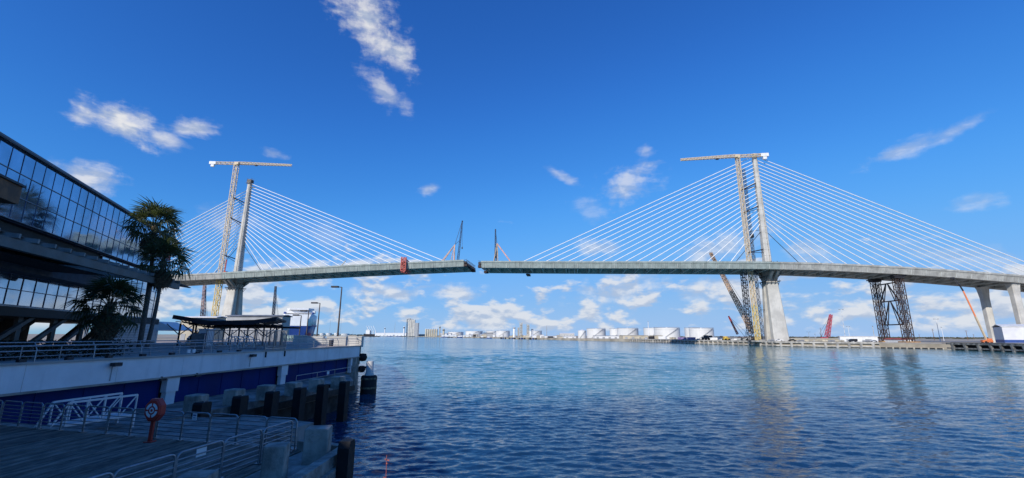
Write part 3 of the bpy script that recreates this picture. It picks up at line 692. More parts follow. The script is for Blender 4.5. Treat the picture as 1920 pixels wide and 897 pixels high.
def vehicle(label, p, rz, col, kind='car', group=None):
    L, Wd = {'car': (4.6, 1.8), 'pickup': (5.6, 2.0), 'truck': (8.5, 2.5), 'van': (5.4, 2.0)}[kind]
    t = thing({'car': 'parked_car', 'pickup': 'pickup_truck', 'truck': 'box_truck', 'van': 'van'}[kind], label, kind, p, group)
    m = Matrix.Translation(Vector(p)) @ Matrix.Rotation(rz, 4, 'Z'); P = lambda x, y, z: m @ Vector((x, y, z))
    side = {'car': [(-2.3, .35), (2.3, .35), (2.3, .8), (1.2, .95), (.5, 1.45), (-1.2, 1.45), (-2.0, .95), (-2.3, .85)],
            'pickup': [(-2.8, .5), (2.8, .5), (2.8, 1.05), (1.6, 1.15), (.9, 1.85), (-.6, 1.85), (-.8, 1.15), (-2.8, 1.15)],
            'van': [(-2.7, .45), (2.7, .45), (2.7, 1.1), (2.0, 1.3), (1.3, 2.2), (-2.7, 2.2)],
            'truck': [(-4.2, .7), (4.2, .7), (4.2, 1.7), (3.6, 2.5), (2.5, 2.5), (2.45, 1.0), (2.3, 1.0), (2.3, 3.5), (-4.2, 3.5)]}[kind]
    mb = MB(); mb.loft([[P(x, y, z) for x, z in side] for y in (-Wd / 2, Wd / 2)]); mb.build('body', col, t)
    gl = {'car': [(-1.1, 1.0), (1.05, 1.0), (.45, 1.4), (-1.1, 1.4)], 'pickup': [(-.5, 1.2), (1.4, 1.2), (.85, 1.78), (-.5, 1.78)], 'van': [(.2, 1.35), (1.8, 1.35), (1.25, 2.0), (.2, 2.0)], 'truck': [(2.7, 1.75), (4.0, 1.75), (3.55, 2.35), (2.7, 2.35)]}[kind]
    mb = MB(); mb.loft([[P(x, y, z) for x, z in gl] for y in (-Wd / 2 - .02, Wd / 2 + .02)]); mb.build('window', carglass, t)
    for x in (-L * .31, L * .31):
        for y in (-1, 1):
            mb = MB(); mb.tube(P(x, y * (Wd / 2 - .24), .38), P(x, y * (Wd / 2 + .02), .38), .38, n=10); mb.build('wheel', rubber, t)
    return t
carw, carb, carg = M('car_white', (.75, .75, .75), .3, .03, 1), M('car_black', (.02, .02, .024), .25, .05, 1), M('car_silver', (.45, .46, .48), .3, .05, 1)
WZ = 4.02
def yard(u, D): x = ray(u, 636)[0] * D; return Vector((x, D, LAND + .01))
def wharfpt(u, inl):   # a point inl metres behind the wharf face at pixel column u
    k = [i for i, (su, sv) in enumerate(shore) if su <= u][-1]; (u0, v0), (u1, v1) = shore[k], shore[min(k + 1, len(shore) - 1)]
    f = (u - u0) / (u1 - u0); p = PZ(u, v0 + (v1 - v0) * f, 0); s = 1 + inl / math.hypot(p.x, p.y); return Vector((p.x * s, p.y * s, WZ if inl < 8 else LAND + .01))
vehicle('white pickup parked on the wharf at the pylon foot', wharfpt(1462, 4.5), R(160), carw, 'pickup')
vehicle('black pickup parked on the wharf just past the pylon foot', wharfpt(1487, 4.5), R(-20), carb, 'pickup')
vehicle('black van parked on the wharf before the white trailer', wharfpt(1601, 5), R(165), carb, 'van')
vehicle('silver car parked on the wharf near the support towers', wharfpt(1640, 5), R(165), carg, 'car')
shed('long white site trailer standing behind the wharf near the support towers', wharfpt(1611, 26), 24, 3.5, 4.4, R(-18), white, white, .2, 2, 'site_trailer', 'trailer')
shed('low pale site wall building behind the wharf beyond the pylon', wharfpt(1540, 45), 46, 8, 2.4, R(-12), tan_m, tan_m, .3, 4, 'site_shed', 'shed')
# clutter of machines and stores between the tank farm and the tower crane
types = [(1196, 20, 'tan', 9, 3), (1222, 26, 'dark', 8, 4), (1243, 30, 'white', 11, 4), (1262, 18, 'tan', 7, 3), (1280, 22, 'purple', 10, 3), (1297, 22, 'purple', 9, 3.2), (1340, 20, 'white', 7, 3), (1392, 24, 'grey', 8, 3)]
mcol = {'tan': tan_m, 'dark': dark, 'white': white, 'purple': M('purple_sheet', (.30, .22, .42), .7), 'grey': grey_m}
for u, inl, c, L, h in types:
    lab = {'tan': 'tan', 'dark': 'dark', 'white': 'white', 'purple': 'purple', 'grey': 'grey'}[c]
    near = {1196: 'at the far end of the concrete wharf', 1222: 'on the wharf in front of the tank farm', 1243: 'on the wharf in front of the double white tank', 1262: 'on the wharf beside the purple containers', 1280: 'on the wharf', 1297: 'on the wharf', 1340: 'beside the yellow loader on the wharf', 1392: 'at the foot of the tower crane'}[u]
    p = wharfpt(u, inl); t = thing('storage_container', '%s storage container %s' % (lab, near), 'container', p, 'purple containers on the wharf' if c == 'purple' else None)
    rz = R(-60 if u < 1320 else -40)
    mb = MB(); mb.box(p + Vector((0, 0, h / 2)), (L, 2.6, h), rz); mb.build('body', mcol[c], t)
    mb = MB(); m = Matrix.Translation(p) @ Matrix.Rotation(rz, 4, 'Z')
    for k in range(int(L)): mb.bar(m @ Vector((-L / 2 + .5 + k, -1.34, .1)), m @ Vector((-L / 2 + .5 + k, -1.34, h - .1)), .18)
    mb.build('ribs', mcol[c], t)
def loader(label, p, rz, col, armup=2.5, s=1.0):
    t = thing('loader', label, 'loader', p); m = Matrix.Translation(p) @ Matrix.Rotation(rz, 4, 'Z') @ Matrix.Scale(s, 4); P = lambda x, y, z: m @ Vector((x, y, z))
    mb = MB(); mb.loft([[P(x, y, z) for x, z in ((-3, .9), (2, .9), (2, 1.9), (.8, 2.0), (.6, 3.3), (-.8, 3.3), (-1, 2.2), (-3, 2.0))] for y in (-1.1, 1.1)]); mb.build('body', col, t)
    mb = MB(); mb.bar(P(1, -.8, 1.7), P(4.2, -.8, armup), .4 * s); mb.bar(P(1, .8, 1.7), P(4.2, .8, armup), .4 * s); mb.build('arm', col, t)
    mb = MB(); mb.loft([[P(x, y, z + armup - 2.5) for x, z in ((4.1, 2.6), (5.3, 1.6), (4.3, 1.5), (4.0, 2.0))] for y in (-1.3, 1.3)]); mb.build('bucket', dark, t)
    for x in (-1.9, 1.3):
        for y in (-1.2, 1.2): mb = MB(); mb.tube(P(x, y - .3, .8), P(x, y + .3, .8), .8 * s, n=12); mb.build('wheel', rubber, t)
loader('yellow wheel loader with raised arm on the wharf beyond the white box truck', wharfpt(1362, 22), R(200), yellow, 3.4, 1.3)
loader('dark front loader standing on the wharf in front of white floating-roof tank', wharfpt(1325, 20), R(30), dark, 3.0, 1.6)
loader('grey loader beside the foot of the crawler crane', wharfpt(1405, 30), R(160), grey_m, 2.4, 1.3)
vehicle('white box truck on the wharf between the loaders', wharfpt(1347, 30), R(140), carw, 'truck')
vehicle('white van on the wharf behind the yellow wheel loader', wharfpt(1378, 30), R(140), carw, 'van')
vehicle('silver pickup on the wharf near the purple containers', wharfpt(1310, 14), R(120), carg, 'pickup')
vehicle('white car at the far end of the concrete wharf', wharfpt(1210, 12), R(110), carw, 'car')
# stacked material, pipe bundles and site lights along the wharf apron
spots = [(1430, 5, 'pipe bundle at the tower crane foot'), (1447, 6, 'pipe bundle before the pylon foot'), (1503, 6, 'pipe bundle past the black pickup'), (1520, 5, 'timber stack past the black pickup'), (1537, 6, 'timber stack before the low pale site wall'), (1561, 5, 'pipe bundle before the pink-red crane'), (1578, 6, 'timber stack before the white trailer'), (1626, 5, 'pipe bundle between black van and silver car')]
for u, inl, lab in spots:
    p = wharfpt(u, inl); tm = 'timber' in lab; t = thing('timber_stack' if tm else 'pipe_bundle', ('tan ' if tm else 'grey ') + lab + ' on the wharf', 'stack', p)
    for k in range(6):
        r_, c = divmod(k, 3); mb = MB(); q = p + Vector((0, 0, .35 + r_ * .62)) + Vector((.3, -.66, 0)) * (c - 1) * .9; d = Vector((2.6, 1.1, 0))
        mb.bar(q - d, q + d, .6, .55) if tm else mb.tube(q - d, q + d, .3, n=8); mb.build('beam' if tm else 'pipe', tan_m if tm else grey_m, t)
ln = thing('site_fence', 'long mesh site fence behind the wharf between pylon and support towers', 'fence', wharfpt(1560, 14))
fp = [wharfpt(u, 14) for u in range(1500, 1641, 10)]
for a_, b_ in zip(fp[:-1], fp[1:]):
    mb = MB(); mb.bar(a_, a_ + Vector((0, 0, 2.2)), .12); mb.build('post', grey_m, ln)
    mb = MB(); [mb.bar(a_ + Vector((0, 0, z)), b_ + Vector((0, 0, z)), .06) for z in (.2, 1.1, 2.1)]; mb.build('rail', grey_m, ln)
# boom lift with orange upper boom
f0 = PD(1850, 638, 332); f0.z = LAND; k1 = PD(1829, 594, 332); k2 = PD(1806, 546, 334); k3 = PD(1798, 533, 334); k4 = PD(1788, 523, 336)
t = thing('boom_lift', 'boom lift with white lower and orange upper boom reaching to the deck underside', 'boom lift', f0)
for a, b, w, c, nm in ((f0 + Vector((0, 0, 2)), k1, 1.0, cranew, 'lower_boom'), (k1, k2, .85, orange, 'upper_boom'), (k2, k3, .7, dark, 'fly_boom'), (k3, k4, .55, dark, 'jib')):
    mb = MB(); mb.bar(a, b, w); mb.build(nm, c, t)
mb = MB(); mb.box(k4 + Vector((-.8, 0, .5)), (2.4, 1.4, 1.2)); mb.build('basket', dark, t)
mb = MB(); mb.box(f0 + Vector((0, 0, 1.5)), (6, 2.6, 1.6), R(-20)); mb.box(f0 + Vector((1.5, 0, 2.7)), (3, 2.4, 1.4), R(-20)); mb.build('chassis', orange, t)
for x in (-2, 2):
    for y in (-1.3, 1.3): mb = MB(); mb.tube(f0 + Vector((x, y - .3, .75)), f0 + Vector((x, y + .3, .75)), .75, n=12); mb.build('wheel', rubber, t)
# light poles, power poles on the right bank
def pole(label, u, vtop, D, col, r=.16, head=None, group=None, name='light_pole', cat='light pole', zb=None):
    top = PD(u, vtop, D); zb = LAND if zb is None else zb; p = Vector((top.x, D, zb)); t = thing(name, label, cat, p, group)
    mb = MB(); mb.tube(p, top, r * 1.3, r * .8, n=8); mb.build('shaft', col, t)
    mb = MB()
    if head == 'T':
        for k in (0, -1.6): mb.bar(top + Vector((-2.0, 0, k - .3)), top + Vector((2.0, 0, k - .3)), .22)
    elif head == 'twin':
        for s in (-1, 1): mb.bar(top, top + Vector((s * 1.7, 0, .2)), .12); mb.box(top + Vector((s * 2.0, 0, .2)), (1.3, .6, .3))
    elif head == 'arm': mb.bar(top, top + Vector((-1.0, 0, .1)), .16); mb.box(top + Vector((-1.5, 0, .1)), (1.5, .8, .35))
    else: mb.box(top, (.8, .6, .5))
    mb.build('lamp_head' if head != 'T' else 'cross_arm', dark if head != 'T' else brown, t); return t
G = 'light poles standing on the right bank beyond the wharf'
for u, v, D, c, hd in ((1577, 581, 480, white, 'twin'), (1590, 613, 600, white, 'twin'), (1636, 612, 520, cranew, None), (1516, 623, 620, grey_m, 'twin'), (1755, 599, 430, white, 'twin'), (1765, 614, 520, white, None), (1528, 627, 600, grey_m, None)):
    pole('slim light pole on the right bank beyond the wharf', u, v, D, c, .22, hd, G)
G = 'timber power poles on the right bank'
for u, v, D in ((1748, 617, 620), (1811, 620, 640), (1538, 615, 700), (1723, 627, 900), (1825, 627, 900)): pole('dark timber power pole with cross arm on the flat right bank', u, v, D, brown, .25, 'T', G, 'power_pole', 'power pole')
# low scrub line far off on the right
mb = MB()
for k in range(900):
    x = random.uniform(900, 3800); y = random.uniform(900, 2600); r = random.uniform(4, 12); h = random.uniform(2, 5.5)
    a = random.random() * 3; pts = [Vector((x + r * math.cos(a + i * 1.05) * random.uniform(.7, 1.3), y + r * math.sin(a + i * 1.05), LAND)) for i in range(6)]
    c = Vector((x, y, LAND + h)); mb._add(pts + [c + Vector((-r * .3, 0, 0)), c + Vector((r * .35, 0, -h * .2))], [(0, 1, 6), (1, 2, 7, 6), (2, 3, 7), (3, 4, 7), (4, 5, 6, 7), (5, 0, 6)])
o = mb.build('scrub', M('scrub_green', (.10, .095, .05), .95, .3, .02), None, origin=(0, 0, 0)); o['kind'] = 'stuff'; tag(o, 'low dark scrub along the flat horizon on the right bank', 'scrub')

# ---------------------------------------------------------------- tank farm and far shore
tankw = M('tank_white', (.72, .72, .70), .55, .06, .03, streak=.28)
def tank(label, u0, u1, vtop, D, roof='flat', group=None, col=None, rail=True, stair=False):
    a, b = ray(u0, vtop), ray(u1, vtop); r = abs(b[0] - a[0]) * D / 2; cx = (a[0] + b[0]) / 2 * D; zt = EYE + a[1] * D; c = Vector((cx, D, LAND)); h = zt - LAND
    t = thing('storage_tank', label, 'tank', c, group); n = 36
    mb = MB(); mb.lathe(c, [(r, 0), (r, h * .86), (r * 1.015, h * .865), (r * 1.015, h * .885), (r, h * .89), (r, h)], n, False); mb.build('shell', col or tankw, t)
    mb = MB(); k = .22 if roof == 'cone' else .03; mb.lathe(c + Vector((0, 0, h + .01)), [(r * 1.01, 0), (r * 1.01, .2), (r * .08, r * k + .2), (r * .07, r * k + .7)], n, False); mb.build('roof', col or tankw, t)
    if rail:
        mb = MB(); ring = [c + Vector((r * 1.01 * math.cos(2 * math.pi * i / n), r * 1.01 * math.sin(2 * math.pi * i / n), h + 1.2)) for i in range(n + 1)]
        mb.path(ring, .12, 4); [mb.bar(p - Vector((0, 0, 1.2)), p, .12) for p in ring[::2]]; mb.build('roof_rail', grey_m, t)
    mb = MB(); pts = [c + Vector(((r + .5) * math.cos(q), (r + .5) * math.sin(q), z)) for q, z in [(-math.pi / 2 - .7 + i * .13, h * i / 10) for i in range(11)]]
    for p, q in zip(pts[:-1], pts[1:]): mb.bar(p, q, .5, .9)
    mb.build('stair', grey_m, t); return t
tank('small white tank with cone roof and diagonal stair standing apart by the shore', 1083.5, 1099, 620.5, 780, 'cone', rail=False)
tank('wide white tank just behind the small cone-roofed one', 1100, 1135, 617, 860)
tank('white tank whose side is overlapped by its wider neighbour', 1143, 1168, 617.5, 830)
tank('widest white tank in front of an overlapped twin', 1157, 1196, 616.5, 790)
tank('white floating-roof tank with railed rim behind a slim white mast', 1207, 1240, 616, 760)
tank('broad white floating-roof tank behind the long tan shed', 1227, 1273, 615.5, 700)
tank('white railed tank nearest the red crane boom', 1284, 1312, 616, 720)
tank('white railed tank overlapping another next to the yard of machines', 1293, 1336, 616.5, 640)
tank('low white tank behind the process towers', 988, 1016, 621, 1250)
G = 'white tanks along the far shore'
for u0, u1, v, D in ((840, 869, 623, 1900), (873, 905, 621.5, 1750), (912, 934, 621.5, 1700), (930, 956, 621, 1600)): tank('low white storage tank on the far shore between silos and process towers', u0, u1, v, D, group=G)
G2 = 'pale tanks on the farthest shore'
for u0, u1, v, D in ((612, 622, 625, 3200), (600, 609, 625, 3400), (627, 636, 624.5, 3300), (640, 655, 626, 3100)): tank('small pale tank on the farthest shore beyond the lit promenade', u0, u1, v, D, group=G2, rail=False)
def fy(u, v, D): return PD(u, v, D)
def lowshed(label, u0, u1, vtop, D, wall=white, roof=white, depth=20, doors=3, **k):
    x0, x1 = ray(u0, 630)[0] * D, ray(u1, 630)[0] * D; h = EYE + ray((u0 + u1) / 2, vtop)[1] * D - LAND
    return shed(label, ((x0 + x1) / 2, D + depth / 2, LAND), x1 - x0, depth, max(h * .85, 1.5), 0, wall, roof, max(h * .12, .3), doors, **k)
lowshed('long tan shed at the water end of the concrete wharf', 1168, 1243, 629, 660, tan_m, tan_m, 24, 6)
lowshed('white terminal shed next to the tan shed by the shore', 1115, 1160, 629.5, 760, white, grey_m, 16, 4)
lowshed('small white pump house before the small cone-roofed tank', 1058, 1080, 631, 800, white, white, 10, 2)
lowshed('white pipe-rack building with open upper deck on the far shore', 1050, 1077, 624.5, 900, M('open_frame', (.6, .6, .58), .7), white, 8, 5)
lowshed('long white shed beside the process towers', 1010, 1055, 630, 1000, white, tan_m, 30, 4)
lowshed('grey dock building between far white tanks', 906, 924, 624, 1500, grey_m, dark, 20, 4)
lowshed('long white transit shed beside the moored bulk ship', 703, 762, 624, 2250, white, white, 60, 9)
lowshed('white boat shed at the foot of the silos', 828, 856, 628.5, 1500, white, white, 20, 3)
lowshed('white flat building between silos and white tanks', 834, 846, 625, 1800, white, grey_m, 30, 2)
lowshed('white shed by the shore near the far white tanks', 868, 884, 628.5, 1450, white, tan_m, 20, 2)
lowshed('tan shed by the shore between grain elevator and silos', 784, 800, 627, 1900, tan_m, tan_m, 30, 2)
# dark pier line of pilings in front of the process units with blue fender panels
px0, px1 = PZ(938, 635.3, 0), PZ(1008, 637, 0)
t = thing('pier', 'low pier with pale pilings and blue panels below the process towers', 'pier', (px0 + px1) / 2)
mb = MB(); mb.bar(px0 + Vector((0, 0, 3.3)), px1 + Vector((0, 0, 3.3)), 5, .8); mb.build('deck', conc, t)
for k in range(15):
    p = px0 + (px1 - px0) * ((k + .5) / 15); mb = MB(); mb.box(p + Vector((0, -1.5, .9)), (3.4 if k % 3 else 5.2, 2.5, 5.4 if k % 3 else 4.4)); mb.build('fender_panel' if k % 4 == 1 else 'piling', bluep if k % 4 == 1 else (tan_m if k % 2 else dark), t)
# process columns
def column(label, u, vtop, D, w, lattice=False, top=None, group=None):
    p = PD(u, vtop, D); b = Vector((p.x, D, LAND)); t = thing('process_column', label, 'process tower', b, group)
    if lattice:
        mb = MB(); mb.lattice(b, p, w, w, 10, .5, td=.4); mb.build('frame', tan_m, t); mb = MB(); mb.tube(b, p - Vector((0, 0, 2)), w * .26, n=10); mb.build('vessel', white, t)
        mb = MB(); [mb.box(b + Vector((0, 0, (p.z - LAND) * k / 6)), (w * 1.15, w * 1.15, .5)) for k in range(1, 6)]; mb.build('platform', tan_m, t)
    else:
        mb = MB(); h = p.z - LAND; mb.lathe(b, [(w / 2, 0), (w / 2, h * .93), (w * .35, h * .97), (w * .1, h)], 14); mb.build('vessel', white, t)
        mb = MB(); mb.lathe(b + Vector((0, 0, h * .86)), [(w * .56, 0), (w * .56, h * .08)], 14); mb.build('top_band', dark, t)
column('taller white upright vessel with black top band by the process towers', 964, 613.5, 1050, 5.2)
column('shorter white upright vessel with black top band by the process towers', 998, 617, 1080, 4.6)
column('shorter thin lattice process tower beside the tallest one', 972, 614, 1060, 3.2, True)
column('tallest lattice process tower above the blue-panelled pier', 977, 605, 1060, 6.5, True)
column('stout lattice process tower between the tallest one and banded vessel', 990, 607.5, 1070, 6.0, True)
# grain elevator and silos
p = PD(765, 600, 1850); q = PD(777.5, 600, 1850); g = thing('grain_elevator', 'tall pale concrete grain elevator block on the far shore', 'grain elevator', (p.x, 1850, LAND))
zt = p.z
for k in range(4):
    x = p.x + (q.x - p.x) * (k + .5) / 4; mb = MB(); mb.lathe((x + 3, 1850, LAND), [((q.x - p.x) / 7, 0), ((q.x - p.x) / 7, zt - LAND)], 14); mb.build('silo', conc_p, g)
mb = MB(); mb.box(((p.x + q.x) / 2, 1852, (zt + LAND) / 2 - 2), (q.x - p.x - 2, 8, zt - LAND - 6)); mb.build('infill_wall', conc_p, g)
x2 = PD(784, 606, 1850); mb = MB(); mb.box(((q.x + x2.x) / 2 + 1, 1854, (x2.z + LAND) / 2), (x2.x - q.x, 16, x2.z - LAND)); mb.build('annex', grey_m, g)
mb = MB(); mb.box((p.x + 6, 1850, zt + 3), (10, 8, 6)); mb.box((p.x + 17, 1850, zt + 1.6), (8, 6, 3)); mb.build('head_house', grey_m, g)
mb = MB(); mb.lattice((p.x - 2, 1846, LAND), (p.x - 2, 1846, zt + 4), 3, 3, 14, .5); mb.build('stair_frame', dark, g)
mb = MB(); mb.tube((x2.x + 4, 1848, LAND), (x2.x + 4, 1848, x2.z + 1), 1.0, n=6); mb.build('leg_pipe', grey_m, g)
G = 'tan grain silos in a row on the far shore'
for k in range(6):
    u = 799 + k * 4.0; a = PD(u, 617.5, 1750); b = Vector((a.x, 1750, LAND)); t = thing('grain_silo', 'tan cylindrical silo in the row next to the grain elevator', 'silo', b, G)
    mb = MB(); mb.lathe(b, [(3.6, 0), (3.6, a.z - LAND)], 14); mb.build('shell', tan_m, t)
    mb = MB(); mb.lathe(b + Vector((0, 0, a.z - LAND + .02)), [(3.7, 0), (.6, 1.6), (.5, 2.6)], 14); mb.build('roof', white, t)
for u, v, D, w, lab in ((758, 612, 1900, 7, 'narrow white works tower close beside the grain elevator'), (825, 611.5, 1760, 5, 'dark banded stack rising at the end of the silo row'), (832, 617, 1760, 9, 'squat tan works tower beyond the silo row'), (722, 614, 2200, 5, 'slender white mast tower by the transit shed')):
    p = PD(u, v, D); b = Vector((p.x, D, LAND)); h = p.z - LAND; t = thing('works_tower', lab, 'tower', b)
    mb = MB(); mb.lathe(b, [(w / 2, 0), (w / 2 * .8, h * .8), (w * .28, h)], 10); mb.build('shaft', white if 'white' in lab else tan_m, t)
    mb = MB(); mb.lathe(b + Vector((0, 0, h * .8)), [(w * .6, 0), (w * .6, h * .07), (w * .3, h * .1)], 10); mb.build('head', dark, t)
G = 'thin far masts along the skyline'
for u, v, D in ((741, 605, 2600), (662, 621, 3300), (620, 600, 3400), (640.5, 596, 3400), (689, 612, 3300), (1025, 611, 1300)): pole('thin mast on the far skyline above the port', u, v, D, grey_m, .7, None, G, 'mast', 'mast')
pole('slim white mast standing by the end of the concrete wharf before the tanks', 1215, 603, 640, white, .45, None, None, 'mast', 'mast')
G = 'wind turbines on the skyline'
for u, v in ((910.5, 616), (924.5, 616.5), (938.5, 615.5), (952.5, 616.5)):
    hub = PD(u, v + 1.5, 6500); b = Vector((hub.x, 6500, LAND)); t = thing('wind_turbine', 'white three-bladed wind turbine far behind the white tanks', 'wind turbine', b, G)
    mb = MB(); mb.tube(b, hub, 2.6, 1.6, n=8); mb.build('tower', white, t); mb = MB(); mb.box(hub + Vector((0, 2, 0)), (4, 9, 4)); mb.build('nacelle', white, t)
    a0 = random.random() * 2
    for k in range(3):
        a = a0 + k * 2.094; e = hub + Vector((math.sin(a) * 48, -4, math.cos(a) * 48)); mb = MB(); mb.bar(hub + Vector((0, -4, 0)), e, 2.2, 1.4); mb.build('blade', white, t)
# bulk ship with cranes at the far quay
def ship_far():
    a, b = PZ(682, 631, 0), PZ(712, 631, 0); D = 2300; x0, x1 = ray(682, 631)[0] * D, ray(712, 631)[0] * D
    t = thing('bulk_ship', 'far moored bulk ship with white deckhouse and four raised cranes', 'ship', ((x0 + x1) / 2, D, 0)); L = x1 - x0
    mb = MB(); sec = lambda x, w, zb, zt_: [Vector((x, D - w, zt_)), Vector((x, D - w * .8, zb)), Vector((x, D + w * .8, zb)), Vector((x, D + w, zt_))]
    mb.loft([sec(x0, 2, 1, 15), sec(x0 + 8, 11, -1, 13), sec(x1 - 10, 11, -1, 12), sec(x1, 9, 1, 13)]); mb.build('hull', dark, t)
    mb = MB(); mb.box((x0 + 22, D, 22), (20, 18, 20)); mb.box((x0 + 22, D, 33), (16, 20, 3)); mb.build('deckhouse', white, t)
    for k in range(4):
        c = Vector((x0 + L * (.30 + .14 * k), D, 12)); mb = MB(); mb.tube(c, c + Vector((0, 0, 16)), 2, n=8); mb.bar(c + Vector((0, 0, 15)), c + Vector((-14, 0, 42)), 1.6); mb.build('deck_crane', white, t)
ship_far()
mb = MB(); mb.prism([(-3900, 4700), (-2600, 3560), (-1300, 3450), (-1072, 3520), (-2600, 5300)], -1, LAND - .2); struct('ground', mb, sand)
mb = MB()
for k in range(260):
    f = random.random(); u = 585 + 110 * f; D = random.uniform(3500, 4200); x = ray(u, 628)[0] * D; w = random.uniform(8, 30); h = random.uniform(3, 10)
    mb.lathe((x, D, LAND), [(w / 2, 0), (w * .45, h * .6), (w * .15, h)], 6, False)
o = mb.build('treeline', M('far_trees', (.06, .075, .05), .9, .3, .01), None, origin=(0, 0, 0)); o['kind'] = 'stuff'; tag(o, 'dark treeline on the farthest shore beyond the bulk ship', 'trees')
# scattered small plant on the far shore
G = 'small far works buildings along the shore'
for k in range(46):
    u = random.uniform(728, 1050); v = np.interp(u, [700, 800, 900, 1050], [630.5, 632, 634, 638]); p = PZ(u, float(v), 0); D = p.y * 1.03 + 6; x = p.x * D / p.y + 4
    w, h = random.uniform(.003, .012) * D, random.uniform(.0018, .0055) * D
    t = thing('works_building', 'small pale works building by the far shore below the tanks and silos', 'building', (x, D, LAND), G)
    mb = MB(); mb.box((x, D, LAND + h / 2), (w, w * .8, h)); mb.build('wall', random.choice([white, tan_m, tan_m, grey_m, dark, conc]), t)
    mb = MB(); rw = w / 2 + .3; mb.loft([[Vector((x - rw, D + y, LAND + h + z)) for y, z in ((-w * .42, 0.02), (0, h * .25), (w * .42, .02))], [Vector((x + rw, D + y, LAND + h + z)) for y, z in ((-w * .42, 0.02), (0, h * .25), (w * .42, .02))]]); mb.build('roof', random.choice([white, grey_m, tan_m]), t)
G = 'small white boats by the far shore'
for u in (731, 748, 757, 772, 833, 844, 862, 905, 917): 
    v = float(np.interp(u, [700, 800, 900, 1050], [630.5, 632, 634, 638])); p = PZ(u, v + .25, 0); s = p.y / 1500; t = thing('boat', 'small boat moored along the far shore', 'boat', p, G)
    m = MB(); sec = lambda x, w: [p + Vector((x * s, -w * s, 2.4 * s)), p + Vector((x * s, -w * .6 * s, -.4)), p + Vector((x * s, w * .6 * s, -.4)), p + Vector((x * s, w * s, 2.4 * s))]
    m.loft([sec(-9, 2), sec(-3, 3), sec(4, 2.8), sec(10, .5)]); m.build('hull', random.choice([white, dark, bluep]), t)
    m = MB(); m.box(p + Vector((-2 * s, 0, 4 * s)), (8 * s, 4 * s, 3.4 * s)); m.build('cabin', white, t)

# ---------------------------------------------------------------- promenade, wharf wall, lower dock
PROM, DOCK, NEAR = 6.0, 2.8, 3.5
WA, WB = Vector((-25.6, 22.5)), Vector((-21.4, 64.3)); WD = (WB - WA).normalized(); WN = Vector((WD.y, -WD.x))   # WN points to the water
def WL(y, o, z): p = WA + WD * ((y - WA.y) / WD.y) + WN * o; return Vector((p.x, p.y, z))
mb = MB(); p0 = WL(3, -1.3, 0); p1 = WL(64.1, -1.3, 0)
mb.prism([(p0.x, p0.y), (p1.x, p1.y), (-37.5, 112), (-64, 127), (-141, 127), (-141, -70), (30, -70), (30, 2.4), (p0.x, 2.4)], -1, PROM); struct('promenade_pavement', mb, pave)
mb = MB(); mb.bar(WL(3, -.87, PROM - .18), WL(64.1, -.87, PROM - .18), .80, .34); struct('promenade_edge', mb, pave)
ww = thing('wharf_wall', 'white wharf wall with dark blue recessed bays below the promenade railing', 'wall', WL(40, 0, DOCK))
y = 4.0
while y < 64.0:
    y1 = min(y + 5.0, 64.3); mb = MB(); mb.bar(WL(y, -.25, 5.40), WL(y1 - .02, -.25, 5.40), .5, 1.5); mb.build('wall_panel', wallw, ww); y += 5.0
mb = MB(); mb.bar(WL(4, -.2, 6.19), WL(64.4, -.2, 6.19), .62, .12); mb.build('coping', conc, ww)
mb = MB(); mb.bar(WL(4, .03, 4.69), WL(64.3, .03, 4.69), .14, .12); mb.build('drip_edge', M('drip_tan', (.38, .33, .28), .8), ww)
for i, yc in enumerate((19.5, 33.4, 46.8, 61.8)):
    mb = MB(); w = 1.05 if i < 3 else .5
    mb.bar(WL(yc - w / 2, -.22, 4.15), WL(yc + w / 2, -.22, 4.15), .44, .98, ); mb.bar(WL(yc - w * .38, -.26, 3.2), WL(yc + w * .38, -.26, 3.2), .36, .92); mb.build('pilaster', wallw, ww)
bays = [(5, 18.9), (20.1, 32.8), (34.0, 46.2), (47.4, 61.5)]
for a, b in bays:
    n = 5
    for k in range(n):
        mb = MB(); y0, y1 = a + (b - a) * k / n, a + (b - a) * (k + 1) / n
        mb.bar(WL(y0 + .02, -.62, 3.70), WL(y1 - .02, -.62, 3.70), .1, 1.88); mb.build('blue_panel', blue_d, ww)
        mb = MB(); mb.bar(WL(y1, -.58, 2.82), WL(y1, -.58, 4.63), .09); mb.build('panel_rib', blue_d, ww)
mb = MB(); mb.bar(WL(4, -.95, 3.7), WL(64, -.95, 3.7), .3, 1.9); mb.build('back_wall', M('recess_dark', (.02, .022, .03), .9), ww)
mb = MB(); a, b = WL(64.25, -.3, 0), Vector((-37.5, 112, 0)); mb.bar(a + Vector((0, 0, 4.9)), b + Vector((0, 0, 4.9)), .6, 2.5); mb.build('end_return', conc_w, ww)
mb = MB(); c = WL(63.2, -.5, 0); mb.box(c + Vector((0, 0, 2.2)), (1.2, 2.2, 4.9), 0.1); mb.build('end_pier', conc_w, ww)
for k in (43.4, 46.4):
    mb = MB(); z = random.uniform(.5, .8); mb.bar(WL(k, .04, 6.1), WL(k, .04, 6.1 - z), .10, .12); mb.build('scupper', rubber, ww)
def floodlight(label, y):
    t = thing('floodlight', label, 'floodlight', WL(y, 0, 5.2))
    mb = MB(); c = WL(y, .28, 5.86); mb.box(c, (.34, .5, .2), -.1); mb.bar(WL(y, .0, 5.8), c, .1); mb.build('housing', dark, t)
    mb = MB(); mb.box(c + Vector((.05, 0, -.12)), (.26, .4, .04), -.1); mb.build('lens', M('lens_grey', (.35, .36, .36), .3), t)
    mb = MB(); mb.bar(WL(y, .04, 5.75), WL(y, .04, 4.85), .035); mb.build('conduit', grey_m, t)
floodlight('black floodlight on white wall above the gangway', 28.6); floodlight('black floodlight on white wall above the long blue bay', 41.3)
